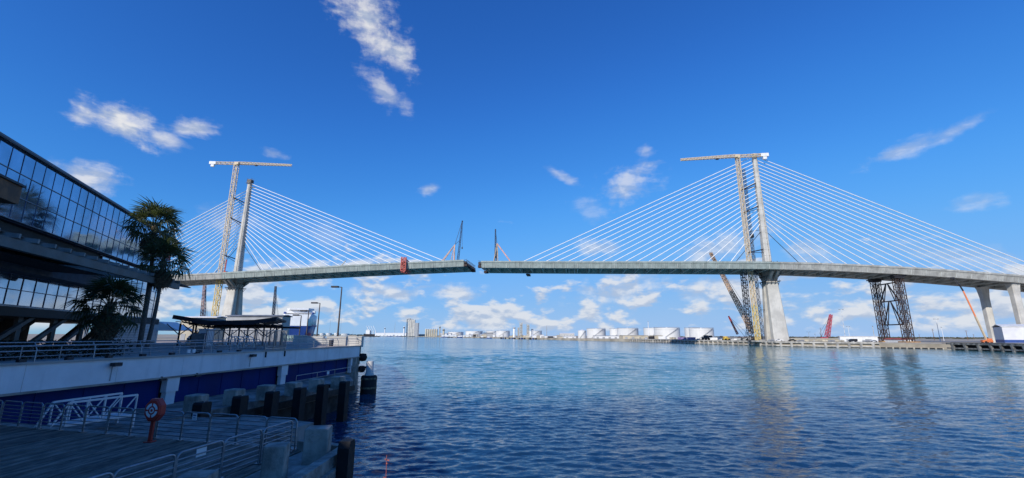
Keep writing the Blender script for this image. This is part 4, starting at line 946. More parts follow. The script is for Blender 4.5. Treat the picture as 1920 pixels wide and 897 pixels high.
for k, (y, lab) in enumerate(((32.3, 'by the first pilaster'), (35.4, 'beside the long blue bay'))):
    mb = MB(); mb.box(WL(y, .12, 4.60), (.22, .5, .14), -.1); mb.box(WL(y, .05, 4.72), (.1, .1, .15)); tag(mb.build('bulkhead_lamp', dark, None), 'small dark bulkhead lamp under the white band ' + lab, 'lamp')
# black rubber knobs on the wall's end
for z, s in ((4.6, 1.1), (3.0, .9)):
    mb = MB(); mb.lathe(WL(64.7, .2, z), [(.1, -.5 * s), (.45 * s, -.4 * s), (.6 * s, 0), (.45 * s, .45 * s), (.1, .5 * s)], 10); mb.build('corner_fender', rubber, ww)
# promenade railing: kinked pipe posts with four rails
def railing(name, label, pts, zb, step=3.0, heights=(.28, .55, .8), kink=True, mat=steel):
    t = thing(name, label, 'railing', (pts[0] + pts[-1]) / 2)
    for a, b in zip(pts[:-1], pts[1:]):
        d = (b - a); L = d.length; d.normalize(); nr = Vector((-d.y, d.x, 0)); n = max(1, round(L / step))
        for k in range(n + 1):
            p = a + d * (L * k / n) + Vector((0, 0, zb)); mb = MB()
            mb.path([p, p + Vector((0, 0, .62)), p + nr * (.22 if kink else 0) + Vector((0, 0, 1.0))], .032, 6); mb.build('post', mat, t)
        for h in heights: mb = MB(); mb.tube(a + Vector((0, 0, zb + h)), b + Vector((0, 0, zb + h)), .024, n=6); mb.build('rail', mat, t)
        q = nr * (.22 if kink else 0) + Vector((0, 0, zb + 1.0)); mb = MB(); mb.tube(a + q, b + q, .034, n=6); mb.build('top_rail', mat, t)
    return t
r1 = railing('promenade_railing', 'kinked steel pipe railing along the shaded promenade edge on the white wall', [WL(6, -.2, 0), WL(42.9, -.2, 0)], 6.25)
railing('promenade_railing', 'steel pipe railing along the sunlit promenade end past the picket gate', [WL(46.4, -.2, 0), WL(64, -.3, 0), Vector((-27.5, 83, 0)), Vector((-33.5, 101, 0))], 6.25)
mb = MB()
for k in range(14): mb.box(WL(10 + k * 2.3, -.12, 6.33), (.22, .34, .15), -.1)
mb.build('rail_shoe', dark, r1)
railing('walkway_railing', 'second thin pipe railing behind the promenade edge railing', [WL(16, -4.2, 0), WL(44, -4.2, 0)], PROM, 2.2, (.35, .7), False)
mb = MB(); q = [WL(34.3, .02 - .1, 6.36), WL(34.8, -.1, 6.36)]
for a in q: mb.box(a + Vector((.1, 0, .1)), (.08, .24, .26), -.1)
tag(mb.build('twin_spot_lamp', white, None), 'pair of small white lamp heads at the foot of the promenade railing', 'lamp')
# picket gate at the end of the shaded stretch
def picket(label, pts, zb, hgt, step, name='picket_fence', cat='fence'):
    t = thing(name, label, cat, (pts[0] + pts[-1]) / 2 + Vector((0, 0, zb)))
    for a, b in zip(pts[:-1], pts[1:]):
        d = b - a; n = int(d.length / step)
        for z in (.15, hgt - .05): mb = MB(); mb.bar(a + Vector((0, 0, zb + z)), b + Vector((0, 0, zb + z)), .05); mb.build('rail', steel, t)
        for k in range(n + 1): mb = MB(); p = a + d * (k / n); mb.bar(p + Vector((0, 0, zb)), p + Vector((0, 0, zb + hgt)), .028 if k % 8 else .08); mb.build('picket', steel, t)
    return t
picket('tall steel picket gate closing the shaded promenade at the wall edge', [WL(43, -6.0, 0), WL(43, .15, 0), WL(46.2, .15, 0), WL(46.2, -1.5, 0)], 6.25, 1.9, .16, 'picket_gate', 'gate')
picket('long steel picket fence in front of the butterfly canopy', [WL(43, -6.2, 0), Vector((-44, 62, 0))], PROM, 1.8, .3)

# lower dock along the wall
e0, e1 = PZ(379, 773, DOCK), PZ(662, 714, DOCK); ed = (e1 - e0).normalized(); eo = Vector((ed.y, -ed.x, 0))
es = e0 - ed * 16; w0, w1 = WL(es.y - .5, -.4, 0), WL(60.5, -.4, 0)
mb = MB(); mb.prism([(es.x, es.y), (e1.x, e1.y), (e1.x - 2.5, e1.y + 6), (w1.x, w1.y), (w0.x, w0.y)], 1.7, DOCK); struct('lower_dock', mb, conc_d)
mb = MB(); mb.prism([(es.x - .5, es.y + 1), (e1.x - .6, e1.y), (w1.x, w1.y - 2), (w0.x, w0.y)], -1, 1.7); struct('dock_base', mb, M('dock_base_dark', (.06, .055, .05), .9, .4, .8, .5, 8))
mb = MB(); mb.bar(es + eo * .1 + Vector((0, 0, -.75)), e1 + eo * .1 + Vector((0, 0, -.75)), .35, .5); tag(mb.build('dock_waler', M('dark_timber', (.06, .045, .035), .85, .3, 2), None), 'dark timber waler along the lower dock face', 'timber')
blocks = [(365, 772), (437, 759), (497, 749.5), (549, 741.5), (592, 734.5), (633, 728)]
for i, (u, v) in enumerate(blocks):
    p = PZ(u, v, DOCK); rz = math.atan2(ed.y, ed.x); sc = random.uniform(.96, 1.05)
    t = thing('mooring_block', 'upright square concrete block on the lower dock edge below the blue wall', 'concrete block', p, 'concrete blocks along the lower dock')
    mb = MB(); s = .5; c = .06
    ring = lambda z, s: [p + Matrix.Rotation(rz, 3, 'Z') @ Vector((x, y, z)) for x, y in ((-s + c, -s), (s - c, -s), (s, -s + c), (s, s - c), (s - c, s), (-s + c, s), (-s, s - c), (-s, -s + c))]
    mb.loft([ring(0, s), ring(1.02 * sc, s), ring(1.08 * sc, s - .05)]); mb.build('block', conc_w, t)
    q = p + eo * .95 - ed * .55 + Vector((0, 0, 0)); 
    t = thing('rubber_fender', 'black rubber fender pile standing against the lower dock face', 'fender', Vector((q.x, q.y, -1)), 'fender piles along the lower dock')
    mb = MB(); mb.loft([[q + Matrix.Rotation(rz, 3, 'Z') @ Vector((x, y, z)) for x, y in ((-w, -.33), (w, -.33), (w, .33), (-w, .33))] for w, z in ((.4, -3.8), (.4, .55), (.34, .68))]); mb.build('pad', rubber, t)
    mb = MB(); mb.tube(q + Vector((.1, 0, .66)), q + Vector((.1, 0, .74)), .05, n=6); mb.build('bolt', steel, t)
railing('dock_railing', 'low two-bar steel railing on the lower dock in front of the last blue bay', [WL(45.0, 2.4, 0), WL(57.0, 2.1, 0)], DOCK, 4.0, (.5,), False)
mb = MB(); c = WL(51, 2.45, DOCK + .8); mb.box(c, (.05, .45, .32), -.1); tag(mb.build('notice_plate', white, None), 'small white notice plate hung on the lower dock railing', 'sign')
# debris / mooring hardware on the dock end
for (u, v) in ((611, 728), (618, 727), (603, 731)):
    p = PZ(u, v, DOCK); mb = MB(); mb.box(p + Vector((0, 0, .15)), (.6, .4, .3), random.random()); mb.tube(p + Vector((-.5, 0, .12)), p + Vector((.5, .2, .2)), .07, n=6); tag(mb.build('mooring_cleat', rust, None), 'rusty mooring cleat on the far end of the lower dock', 'cleat', 'mooring cleats on the lower dock')
# dolphin pile off the wall end
p = PZ(690, 738, 0); t = thing('mooring_dolphin', 'round black-collared pile with pale concrete column standing in the water off the wall end', 'piling', p - Vector((0, 0, 1)))
mb = MB(); mb.lathe(p, [(1.05, -1), (1.05, 2.2), (.9, 2.35)], 22); mb.build('collar', rubber, t)
for z in (.75, 1.95): mb = MB(); mb.lathe(p + Vector((0, 0, z)), [(1.07, -.12), (1.09, 0), (1.07, .12)], 22); mb.build('band', M('band_tan', (.22, .18, .11), .8, .4, 3), t)
mb = MB(); mb.lathe(p + Vector((0, 0, 2.3)), [(.62, 0), (.6, .25), (.5, .4), (.48, 1.85), (.44, 1.9)], 18); mb.build('column', conc_p, t)
mb = MB(); mb.path([p + Vector((-.4, -.3, 3.4)), p + Vector((-1.1, -.3, 3.35)), p + Vector((-1.1, -.3, 2.9)), p + Vector((-1.5, .2, 2.9))], .14, 8); mb.build('chain_bracket', rust, t)

# ---------------------------------------------------------------- near quay, plank deck, barriers
mb = MB(); mb.prism([(-5.35, 2.42), (-5.75, 17.3), (-8.0, 18.35), (-22.4, 22.4), (-26.4, 23.4), (-28, 2.42)], -1, NEAR - .06); struct('quay', mb, conc_w)
deck = thing('plank_deck', 'weathered grey plank deck inside the steel barriers', 'deck', (-16, 12, NEAR - .06))
L0, L1 = Vector((-8.1, 17.95)), Vector((-22.4, 21.85))
ux = -8.55; k = 0
while ux > -25.5:
    # plank along the wall direction, its foot measured at y = 12
    x12 = ux; f = WD.x / WD.y
    # meets back line: (x12 + f*(y-12), y)
    sl = (L1.y - L0.y) / (L1.x - L0.x); y1 = (L0.y + sl * (x12 - 12 * f - L0.x)) / (1 - sl * f) - .12
    w = .285; y0 = 2.6 + random.uniform(0, .1)
    a = Vector((x12 + f * (y0 - 12), y0, NEAR - .04 + random.uniform(-.006, .006))); b = Vector((x12 + f * (y1 - 12), y1 + random.uniform(-.04, .04), NEAR - .04 + random.uniform(-.008, .01)))
    cut = random.uniform(7, 15); m_ = a + (b - a) * ((cut - y0) / (y1 - y0))
    for q0, q1 in ((a, m_), (m_ + (b - a).normalized() * .012, b)):
        mb = MB(); mb.bar(q0, q1, w - .022, .05); mb.build('plank', wood, deck)
    ux -= w; k += 1
def barrier_proto(L):
    t = thing('crowd_barrier', 'steel barrier', 'barrier', (0, 0, 0)); h = 1.08; r = .16
    def corner(cx, cz, a0): return [Vector((cx + r * math.cos(a), 0, cz + r * math.sin(a))) for a in [a0 + i * math.pi / 8 for i in range(5)]]
    pts = [Vector((0, 0, 0))] + [Vector((0, 0, h - r))] + [Vector((r - r * math.cos(a), 0, h - r + r * math.sin(a))) for a in [i * math.pi / 8 for i in range(1, 5)]]
    pts += [Vector((L - r + r * math.sin(a), 0, h - r + r * math.cos(a))) for a in [i * math.pi / 8 for i in range(0, 5)]] + [Vector((L, 0, 0))]
    mb = MB(); mb.path(pts, .03, 7); mb.build('frame', steel, t)
    for z in (.14, .29, .44, .59, .74, .90): mb = MB(); mb.tube((0.0, 0, z), (L, 0, z), .019, n=6); mb.build('rail', steel, t)
    for x in (.02, L - .02): mb = MB(); mb.box((x, 0, .012), (.12, .2, .024)); mb.build('base_plate', steel, t)
    return t
def row(a, b, n, label, group, proto=None, gap=.05, skip=()):
    d = (b - a); L = d.length / n - gap; pr = barrier_proto(L); d.normalize(); out = []
    for k in range(n):
        o = pr if k == 0 else copy_tree(pr)
        o.location = Vector((*(a + d * ((L + gap) * k)), NEAR - .008)); o.rotation_euler = (0, 0, math.atan2(d.y, d.x) + R(random.uniform(-1.2, 1.2)))
        o['label'] = label; o['group'] = group; out.append(o)
    return out
back = row(Vector((-8.15, 17.85)), Vector((-25.6, 22.55)), 13, 'plain steel barrier in the row facing the white and blue wall', 'barriers facing the blue wall')
near = row(Vector((-8.18, 17.55)), Vector((-10.6, 3.2)), 9, 'plain steel barrier in the row beside the concrete blocks at the quay edge', 'barriers along the quay edge')
# notices fixed to two barriers (print left plain: too small to read)
def fix_plate(b, x, z, side, lab, w=.34, hgt=.22):
    b['label'] = lab
    if 'group' in b: del b['group']
    mb = MB(); mb.box((x, side * .034, z), (w, .012, hgt)); o = mb.build('notice_plate', white, None, origin=(0, 0, 0)); o.parent = b; o.location = (0, 0, 0)
    mb = MB(); mb.box((x, side * .042, z + hgt * .22), (w * .7, .006, hgt * .16)); mb.box((x, side * .042, z - hgt * .15), (w * .5, .006, hgt * .08)); q = mb.build('print', bluep, None, origin=(0, 0, 0)); q.parent = o; q.location = (0, 0, 0)
fix_plate(back[3], .75, .93, 1, 'steel barrier with small blue and white notice facing the blue wall', .22, .26)
fix_plate(near[2], .75, .92, -1, 'steel barrier with plain white notice plate beside the concrete blocks')
# concrete kerb and posts on the quay
def cblock(label, p, w, d, h, rz, name='concrete_post', cat='concrete post', z0=NEAR - .06, emblem=False):
    p = Vector((p.x, p.y, z0)); t = thing(name, label, cat, p); c = .035; mb = MB()
    def ring(z, s): return [p + Matrix.Rotation(rz, 3, 'Z') @ Vector((x * s, y * s, z)) for x, y in ((-w / 2 + c, -d / 2), (w / 2 - c, -d / 2), (w / 2, -d / 2 + c), (w / 2, d / 2 - c), (w / 2 - c, d / 2), (-w / 2 + c, d / 2), (-w / 2, d / 2 - c), (-w / 2, -d / 2 + c))]
    mb.loft([ring(0, 1), ring(h - .04, 1), ring(h, .96)]); mb.build('post', conc_w, t); return t
c2 = PZ(588, 866, NEAR); cb2 = cblock('tall concrete post with scratched heart mark beside black fender at the quay corner', c2 + Vector((0, .2, 0)), .78, .7, 1.12, R(10))
c1 = PZ(513, 900, NEAR) + Vector((.02, -.05, 0)); cblock('thick concrete post standing between the barriers and the quay kerb', c1, .62, .62, 1.05, R(14))
cblock('low concrete post at the foot of the barriers, only its top seen', PD(372, 884, 11.6), .7, .6, .98, R(8))
# scratched heart on the post
mb = MB(); cc = c2 + Vector((.06, -.20, .78)); pts = []
for i in range(25):
    a = i / 24 * 2 * math.pi; pts.append(cc + Matrix.Rotation(R(10), 3, 'Z') @ Vector((.0095 * 16 * math.sin(a) ** 3, 0, .0095 * (13 * math.cos(a) - 5 * math.cos(2 * a) - 2 * math.cos(3 * a) - math.cos(4 * a)))))
mb.path(pts, .008, 4); mb.build('scratched_heart', conc, cb2)
f0 = PZ(614, 858, NEAR); mb = MB()
q = Vector((-5.55, 15.9, 0)); mb.loft([[q + Vector((x, y, z)) for x, y in ((-.16, -w), (.22, -w), (.22, w), (-.16, w))] for w, z in ((.3, -.6), (.3, 4.05), (.2, 4.25))]); tag(mb.build('rubber_fender', rubber, None), 'big black rubber fender beside the tall concrete post at the quay corner', 'fender')
mb = MB(); mb.bar((-6.15, 3, NEAR + .12), (-6.0, 17.2, NEAR + .12), .35, .36); 
mb.bar((-6.2, 17.2, NEAR + .12), (-8.0, 17.95, NEAR + .12), .3, .36); tag(mb.build('quay_kerb', conc_w, None), 'worn concrete kerb round the quay edge outside the barriers', 'kerb')
# life ring cabinet
p = PZ(281, 828, NEAR); p.z = NEAR - .02; t = thing('life_ring_cabinet', 'red life ring cabinet on a red post before the gangway', 'life ring', p)
mb = MB(); mb.box(p + Vector((0, 0, .45)), (.12, .1, .9)); mb.box(p + Vector((0, 0, .015)), (.3, .3, .03)); mb.build('post', redm, t)
rz = R(-4); m = Matrix.Translation(p + Vector((0, 0, 1.22))) @ Matrix.Rotation(rz, 4, 'Z'); oc = lambda r, y: [m @ Vector((r * .88 * math.cos(a), y, r * 1.12 * math.sin(a))) for a in [math.pi / 8 + i * math.pi / 4 for i in range(8)]]
mb = MB(); mb.loft([oc(.34, .16), oc(.42, .13), oc(.42, -.1), oc(.36, -.16)]); mb.build('case', redm, t)
mb = MB(); n = 26
for r0, r1, y in ((.15, .25, -.168),):
    for s in range(4):
        a0 = s * math.pi / 2 + .14; a1 = (s + 1) * math.pi / 2 - .14; lo, hi = [], []
        for i in range(9):
            a = a0 + (a1 - a0) * i / 8; lo.append(m @ Vector((r0 * math.cos(a), y, r0 * 1.1 * math.sin(a)))); hi.append(m @ Vector((r1 * math.cos(a), y, r1 * 1.1 * math.sin(a))))
        for i in range(8): mb.quad(lo[i], hi[i], hi[i + 1], lo[i + 1])
mb.build('ring_emblem', white, t)
mb = MB(); mb._add([m @ Vector((.1 * math.cos(2 * math.pi * i / 14), -.166, .11 * math.sin(2 * math.pi * i / 14))) for i in range(14)], [tuple(range(14))]); mb.build('emblem_centre', white, t)
mb = MB(); mb._add([m @ Vector((.05 * math.cos(2 * math.pi * i / 10), -.172, .055 * math.sin(2 * math.pi * i / 10))) for i in range(10)], [tuple(range(10))]); mb.build('emblem_dot', redm, t)
# gangway between barriers and wall
za, zb = 4.45, 3.42
gn = [PZ(130, 755.5, za), PZ(258, 740.5, za)]; gf = [PZ(100, 754.5, za), PZ(229, 737.5, za)]
t = thing('gangway', 'white aluminium truss gangway between the barriers and the blue wall', 'gangway', (gn[0] + gn[1]) / 2 - Vector((0, 0, za - DOCK)))
low = lambda p: Vector((p.x, p.y, zb))
for side in (gn, gf):
    a, b = side; d = b - a; mb = MB(); mb.bar(a, b, .09); mb.bar(low(a) - d * .0, low(b), .09); n = 4
    for k in range(n + 1):
        q = a + d * (k / n); mb.bar(low(q), q, .06)
    mb.bar(low(a) - d.normalized() * .55, a, .07); mb.build('side_truss', alum, t)
    for k in range(n):
        mb = MB(); q, r_ = a + d * (k / n), a + d * ((k + 1) / n); mb.bar(low(q), r_, .05) if k > 1 else mb.bar(q, low(r_), .05); mb.build('brace', alum, t)
mb = MB(); mb.quad(low(gn[0]), low(gn[1]), low(gf[1]), low(gf[0])); mb.loft([[low(x) + Vector((0, 0, z)) for x in (gn[0], gn[1], gf[1], gf[0])] for z in (-.08, -.02)]); mb.build('walkway', alum, t)
mb = MB()
for p in (gn[0], gf[0], gn[1], gf[1]): mb.bar(Vector((p.x, p.y, DOCK - .05)), low(p), .1)
mb.build('support_leg', alum, t)
mb = MB(); c = (gn[0] + gf[0]) / 2; mb.prism([(c.x - 2.5, 21.9), (c.x + 9, 20.6), (c.x + 10.5, 27), (c.x + 6.0, 29), (c.x - 1.2, 27)], -1, DOCK - .02); struct('landing_dock', mb, conc_d)
# red yucca flower stalk near the camera
p = PD(725, 854, 3.1); t = thing('flower_stalk', 'coral red flower stalk rising by the quay in front of the water', 'plant', (p.x, p.y, PROM - .7))
base = Vector((p.x + .03, p.y, PROM - .7)); mb = MB(); mb.path([base, base + (p - base) * .5 + Vector((.012, 0, 0)), p], .006, 6, r1=.002); mb.build('stem', M('stem_red', (.35, .10, .08), .6), t)
mb = MB()
for k in range(64):
    f = random.uniform(.3, .99); c = base + (p - base) * f; a = random.random() * 6.28; l = random.uniform(.012, .024) * (1.15 - f * .6); dr = Vector((math.cos(a), math.sin(a), random.uniform(-.4, .7))) * l
    mb.path([c, c + dr * .6, c + dr * 1.3], .0025, 5, r1=.0055)
mb.build('blossom', flower, t)
mb = MB()
for k in range(26):
    a = random.random() * 6.28; r_ = random.uniform(.2, .38); mb.path([base, base + Vector((math.cos(a) * r_ * .5, math.sin(a) * r_ * .5, .22)), base + Vector((math.cos(a) * r_, math.sin(a) * r_, .2))], .008, 4, r1=.002)
mb.build('leaves', leafd, t)
mb = MB(); mb.lathe((base.x, base.y, PROM - 2.6), [(.35, 0), (.42, 1.85), (.46, 1.9), (.38, 1.91)], 14); tag(mb.build('planter', conc_w, None), 'concrete planter under the coral flower stalk', 'planter')
mb = MB(); mb.prism([(-5.35, 2.42), (6, 2.42), (6, 4.2), (-5.4, 4.2)], -1, NEAR - .08); struct('quay_ledge', mb, conc_w)

# ---------------------------------------------------------------- glass conference building on the left
DF = 88.0
ef = PD(340, 458, DF); ZR = ef.z; k0 = ray(0, 252); D0 = (ZR - EYE) / k0[1]; pn = Vector((k0[0] * D0, D0))
gd = (Vector((ef.x, ef.y)) - pn); SLOPE = gd.x / gd.y; X0 = pn.x - SLOPE * pn.y
gl_ = math.hypot(1, SLOPE); GD = Vector((SLOPE / gl_, 1 / gl_)); GN = Vector((GD.y, -GD.x))     # along the facade, out to the water
def B(t, o, z): return Vector((X0 + SLOPE * t + GN.x * o, t + GN.y * o, z))
def Bpix(u, v, o=0.0):
    x, k = ray(u, v); ox, oy = X0 + GN.x * o, GN.y * o
    # X = ox + SLOPE*(Y-oy) ; X = x*Y
    Y = (ox - SLOPE * oy) / (x - SLOPE); return Y - oy, EYE + k * Y
GROT = math.atan2(GD.y, GD.x)
print('building', SLOPE, X0, D0, ZR)
TE = 84.0                                    # far end of the glass
_, ZB = Bpix(150, 459); print('glass bottom', ZB, Bpix(0, 405), Bpix(262, 505), Bpix(60, 300))
bd = thing('glass_building', 'long dark building with raised blue glass upper storey beside palm trees', 'building', B(50, -6, PROM))
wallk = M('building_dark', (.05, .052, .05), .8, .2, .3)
ZB = Bpix(100, 440)[1]
# volume behind the curtain wall, running on past the camera
mb = MB(); mb.loft([[B(-62, -.35, z), B(TE - .3, -.35, z), B(TE - .3, -16, z), B(-62, -16, z)] for z in (ZB - .1, ZR - .21)]); mb.build('upper_storey', M('spandrel_blue', (.09, .13, .21), .5), bd)
mb = MB(); mb.loft([[B(-62.5, .4, z), B(TE + 2.6, .4, z), B(TE + 2.6, -17, z), B(-62.5, -17, z)] for z in (ZR - .2, ZR)]); rf = mb.build('roof', M('roof_fascia', (.20, .22, .25), .6), bd)
mb = MB(); mb.bar(B(-62, .34, ZR - .26), B(TE + 2.4, .34, ZR - .26), .06, .10); mb.build('gutter', M('gutter_dark', (.08, .09, .11), .5), rf)
mb = MB(); mb.bar(B(TE, .2, ZR - 3.4), B(TE + 2.3, .5, ZR - .5), .22); mb.build('eave_strut', M('strut_white', (.6, .6, .6), .6), rf)
PW = 1.82; NR = 3; RH = (ZR - .26 - ZB) / NR; T0 = 26.0; ncol = int((TE - T0) * gl_ / PW)
pane_src = {}
def pane_mesh(name, w, h, mat):
    mb = MB(); mb.box((0, 0, 0), (w, .05, h)); return mb.build(name, mat, None, origin=(0, 0, 0))
src = pane_mesh('glass_pane', PW - .03, RH - .05, glass_u)
for c in range(ncol):
    tc = T0 + (c + .5) * PW / gl_
    for r_ in range(NR):
        o = inst(src, bd, B(tc, .0, ZB + (r_ + .5) * RH) - wloc(bd), (R(random.gauss(0, .22)), 0, GROT + R(random.gauss(0, .22))))
bpy.data.objects.remove(src)
for r_ in range(NR + 1): mb = MB(); mb.bar(B(T0, .07, ZB + r_ * RH), B(TE, .07, ZB + r_ * RH), .06, .06); mb.build('transom', M('mullion_grey', (.30, .33, .37), .5, metal=.3), bd)
for c in range(ncol + 1): mb = MB(); tc = T0 + c * PW / gl_; mb.bar(B(tc, .045, ZB), B(tc, .045, ZR - .26), .03, .045); mb.build('mullion', M('mullion_dark', (.14, .19, .28), .5), bd)
# end wall of the upper storey
mb = MB(); mb.loft([[B(TE - .28, -.3, z), B(TE - .02, -.3, z), B(TE - .02, -15.9, z), B(TE - .28, -15.9, z)] for z in (ZB, ZR - .4)]); mb.build('end_wall', M('end_wall_grey', (.30, .31, .33), .7), bd)
# lower storey glass band, deeper under the canopy
lt, lb = Bpix(40, 533)[1], Bpix(40, 573)[1]; print('lower glass', lt, lb, Bpix(300, 590))
LH = 1.55; T1 = 28.0; PW2 = 2.2; n2 = int((TE - T1) * gl_ / PW2); ztop = lb + 4 * LH
src = pane_mesh('glass_pane', PW2 - .06, LH - .06, glass_l)
for c in range(n2):
    tc = T1 + (c + .5) * PW2 / gl_
    for r_ in range(2 if tc < 60 else 5):
        inst(src, bd, B(tc, -.6, lb + (r_ + .5) * LH) - wloc(bd), (R(random.gauss(0, .25)), 0, GROT + R(random.gauss(0, .25))))
bpy.data.objects.remove(src)
for r_ in range(6): mb = MB(); mb.bar(B(T1 if r_ < 3 else 60, -.54, lb + r_ * LH), B(TE, -.54, lb + r_ * LH), .08, .07); mb.build('transom', MATS['mullion_dark'], bd)
for c in range(n2 + 1): mb = MB(); tc = T1 + c * PW2 / gl_; mb.bar(B(tc, -.54, lb), B(tc, -.54, lb + (2 if tc < 60 else 5) * LH), .05, .05); mb.build('mullion', MATS['mullion_dark'], bd)
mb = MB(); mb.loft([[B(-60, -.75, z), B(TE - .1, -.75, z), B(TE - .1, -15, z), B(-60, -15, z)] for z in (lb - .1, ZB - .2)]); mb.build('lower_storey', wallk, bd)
mb = MB(); mb.bar(B(T1 - 6, -.5, lb - .1), B(TE, -.5, lb - .1), .4, .16); mb.build('sill', M('sill_pale', (.5, .5, .5), .6), bd)
mb = MB(); mb.loft([[B(-60, -.2, z), B(TE, -.2, z), B(TE, -14, z), B(-60, -14, z)] for z in (lb - 1.1, lb - .2)]); mb.build('floor_slab', wallk, bd)
mb = MB(); mb.bar(B(-60, .6, lb + 2 * LH + 1.25), B(60, .6, lb + 2 * LH + 1.25), 1.6, 2.5); mb.build('floor_beam', M('beam_slate', (.10, .115, .135), .7, .2, .6), bd)
# canopy with edge beam and joists
ZC = EYE + 6.6
def cpt(u, v): x, k = ray(u, v); D = (ZC - EYE) / k; return Vector((x * D, D, ZC))
ca, cb = cpt(0, 452), cpt(333, 538); cd = (cb - ca).normalized(); cs_ = ca - cd * 62
mb = MB(); mb.bar(cs_, cb, .5, .75); mb.build('canopy_beam', M('beam_grey_green', (.16, .175, .165), .7, .15, .5, .3, 9), bd)
tip = cb + cd * 5.0 + Vector((0, 0, .3))
mb = MB(); mb.loft([[cb + Vector((0, 0, .4)), cb + Vector((-2.4, 0, .4)), cb + Vector((-2.4, 0, .62)), cb + Vector((0, 0, .62))], [tip, tip + Vector((-.3, 0, 0)), tip + Vector((-.3, 0, .1)), tip + Vector((0, 0, .1))]]); mb.build('canopy_tip', canopy, bd)
n = 46
for k in range(n):
    q = cs_ + (cb - cs_) * ((k + .5) / n) + Vector((0, 0, .58)); inn = Vector((-GN.x, -GN.y, 0)); L = min(10.5, (q - B(q.y, 0, 0)).dot(Vector((GN.x, GN.y, 0))) if False else 9.0)
    mb = MB(); mb.bar(q - inn * .55, q + inn * L + Vector((0, 0, .5)), .22, .34); mb.build('canopy_joist', M('joist_pale', (.30, .31, .29), .7), bd)
mb = MB(); w = Vector((-GN.x, -GN.y, 0)); ce = cs_ + (cb - cs_) * .86
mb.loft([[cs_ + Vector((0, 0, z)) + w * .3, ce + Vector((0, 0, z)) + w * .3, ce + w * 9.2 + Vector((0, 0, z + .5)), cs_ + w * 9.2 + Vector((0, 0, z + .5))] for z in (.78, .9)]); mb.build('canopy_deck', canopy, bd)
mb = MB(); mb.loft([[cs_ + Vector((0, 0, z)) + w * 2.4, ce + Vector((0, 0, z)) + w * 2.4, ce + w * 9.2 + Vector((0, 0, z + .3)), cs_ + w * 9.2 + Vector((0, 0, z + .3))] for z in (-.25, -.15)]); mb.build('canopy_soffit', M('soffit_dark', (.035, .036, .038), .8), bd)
# raking struts and columns of the open ground level
colm = M('strut_grey', (.15, .15, .14), .8, .2, .6)
for k in range(9):
    tc = 30 + k * 6.1
    if tc > 80: break
    mb = MB(); mb.bar(B(tc, -1.2, PROM), B(tc, -1.2, lb - .9), .45); mb.build('column', colm, bd)
    mb = MB(); mb.bar(B(tc - 5.2, -.9, PROM + .1), B(tc + 1.6, -.9, lb - 1.0), .34, .42); mb.build('raking_strut', colm, bd)
    mb = MB(); mb.bar(B(tc - 4.0, -7.2, PROM + .1), B(tc + 2.2, -7.2, lb - 1.0), .5); mb.build('raking_strut', colm, bd)
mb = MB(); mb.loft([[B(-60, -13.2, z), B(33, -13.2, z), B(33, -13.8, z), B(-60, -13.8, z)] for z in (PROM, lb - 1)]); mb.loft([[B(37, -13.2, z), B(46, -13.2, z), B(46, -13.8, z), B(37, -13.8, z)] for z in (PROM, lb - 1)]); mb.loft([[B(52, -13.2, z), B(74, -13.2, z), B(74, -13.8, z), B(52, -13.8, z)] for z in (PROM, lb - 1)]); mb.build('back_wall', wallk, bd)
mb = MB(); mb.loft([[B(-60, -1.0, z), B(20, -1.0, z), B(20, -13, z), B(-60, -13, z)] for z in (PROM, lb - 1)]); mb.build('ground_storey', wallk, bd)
# slatted screen under the far glass
ts0, ts1 = 66.0, TE + .5
for k in range(13):
    z = PROM + .5 + k * (lb - .6 - PROM - .5) / 13; mb = MB(); mb.bar(B(ts0, -.3, z), B(ts1, -.3, z), .1, .22); mb.build('louver', louver, bd)
for k in range(5): mb = MB(); tc = ts0 + (ts1 - ts0) * k / 4; mb.bar(B(tc, -.42, PROM), B(tc, -.42, lb - .6), .16); mb.build('louver_post', colm, bd)
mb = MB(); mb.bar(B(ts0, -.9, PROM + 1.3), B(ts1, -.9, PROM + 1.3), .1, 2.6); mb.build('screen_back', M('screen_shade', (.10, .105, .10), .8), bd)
mb = MB(); mb.bar(B(64, .3, PROM + 2.9), B(78, .3, lb - .3), .5, .6); mb.build('raking_strut', wallk, bd)
mb = MB(); e = B(TE + .2, -.4, lb - .5); mb._add([e, e + Vector((3.2, 1.2, -1.6)), e + Vector((0, 0, -1.7)), e + Vector((-1, 6, 0)), e + Vector((2.2, 7.2, -1.6)), e + Vector((-1, 6, -1.7))], [(0, 2, 1), (3, 4, 5), (0, 1, 4, 3), (0, 3, 5, 2), (1, 2, 5, 4)]); mb.build('corner_cap', white, bd)
mb = MB(); mb.loft([[B(TE - .4, z_o, z) for z_o in (-.2,)] + [B(TE + .3, -.2, z), B(TE + .3, -5, z), B(TE - .4, -5, z)] for z in (PROM, lb - .6)]); mb.build('end_pier', louver, bd)
# near timber canopy corner at the top left
p = PD(42, 352, 26); q = PD(40, 384, 26); x0 = p.x; h = p.z - q.z
tb = thing('timber_balcony', 'brown timber-clad balcony corner jutting from the glass building', 'balcony', (x0 - 8, 26, q.z))
mb = MB(); dd = Vector((SLOPE, 1, 0)).normalized(); a = Vector((x0, 26, (p.z + q.z) / 2)); lf = Vector((-GN.x, -GN.y, 0))
def slab(z0, z1, e=0.0): return [[a + Vector((0, 0, z)) + v for v in (dd * e - lf * e, lf * 12 + dd * e, lf * 12 - dd * 34, -dd * 34 - lf * e)] for z in (z0, z1)]
mb.loft(slab(-h / 2, h / 2)); mb.build('fascia', brown, tb)
mb = MB(); mb.loft(slab(h / 2 + .01, h / 2 + .14, .12)); mb.build('capping', dark, tb)
mb = MB(); mb.loft(slab(-h / 2 - .35, -h / 2 - .01, -.7)); mb.build('soffit', dark, tb)
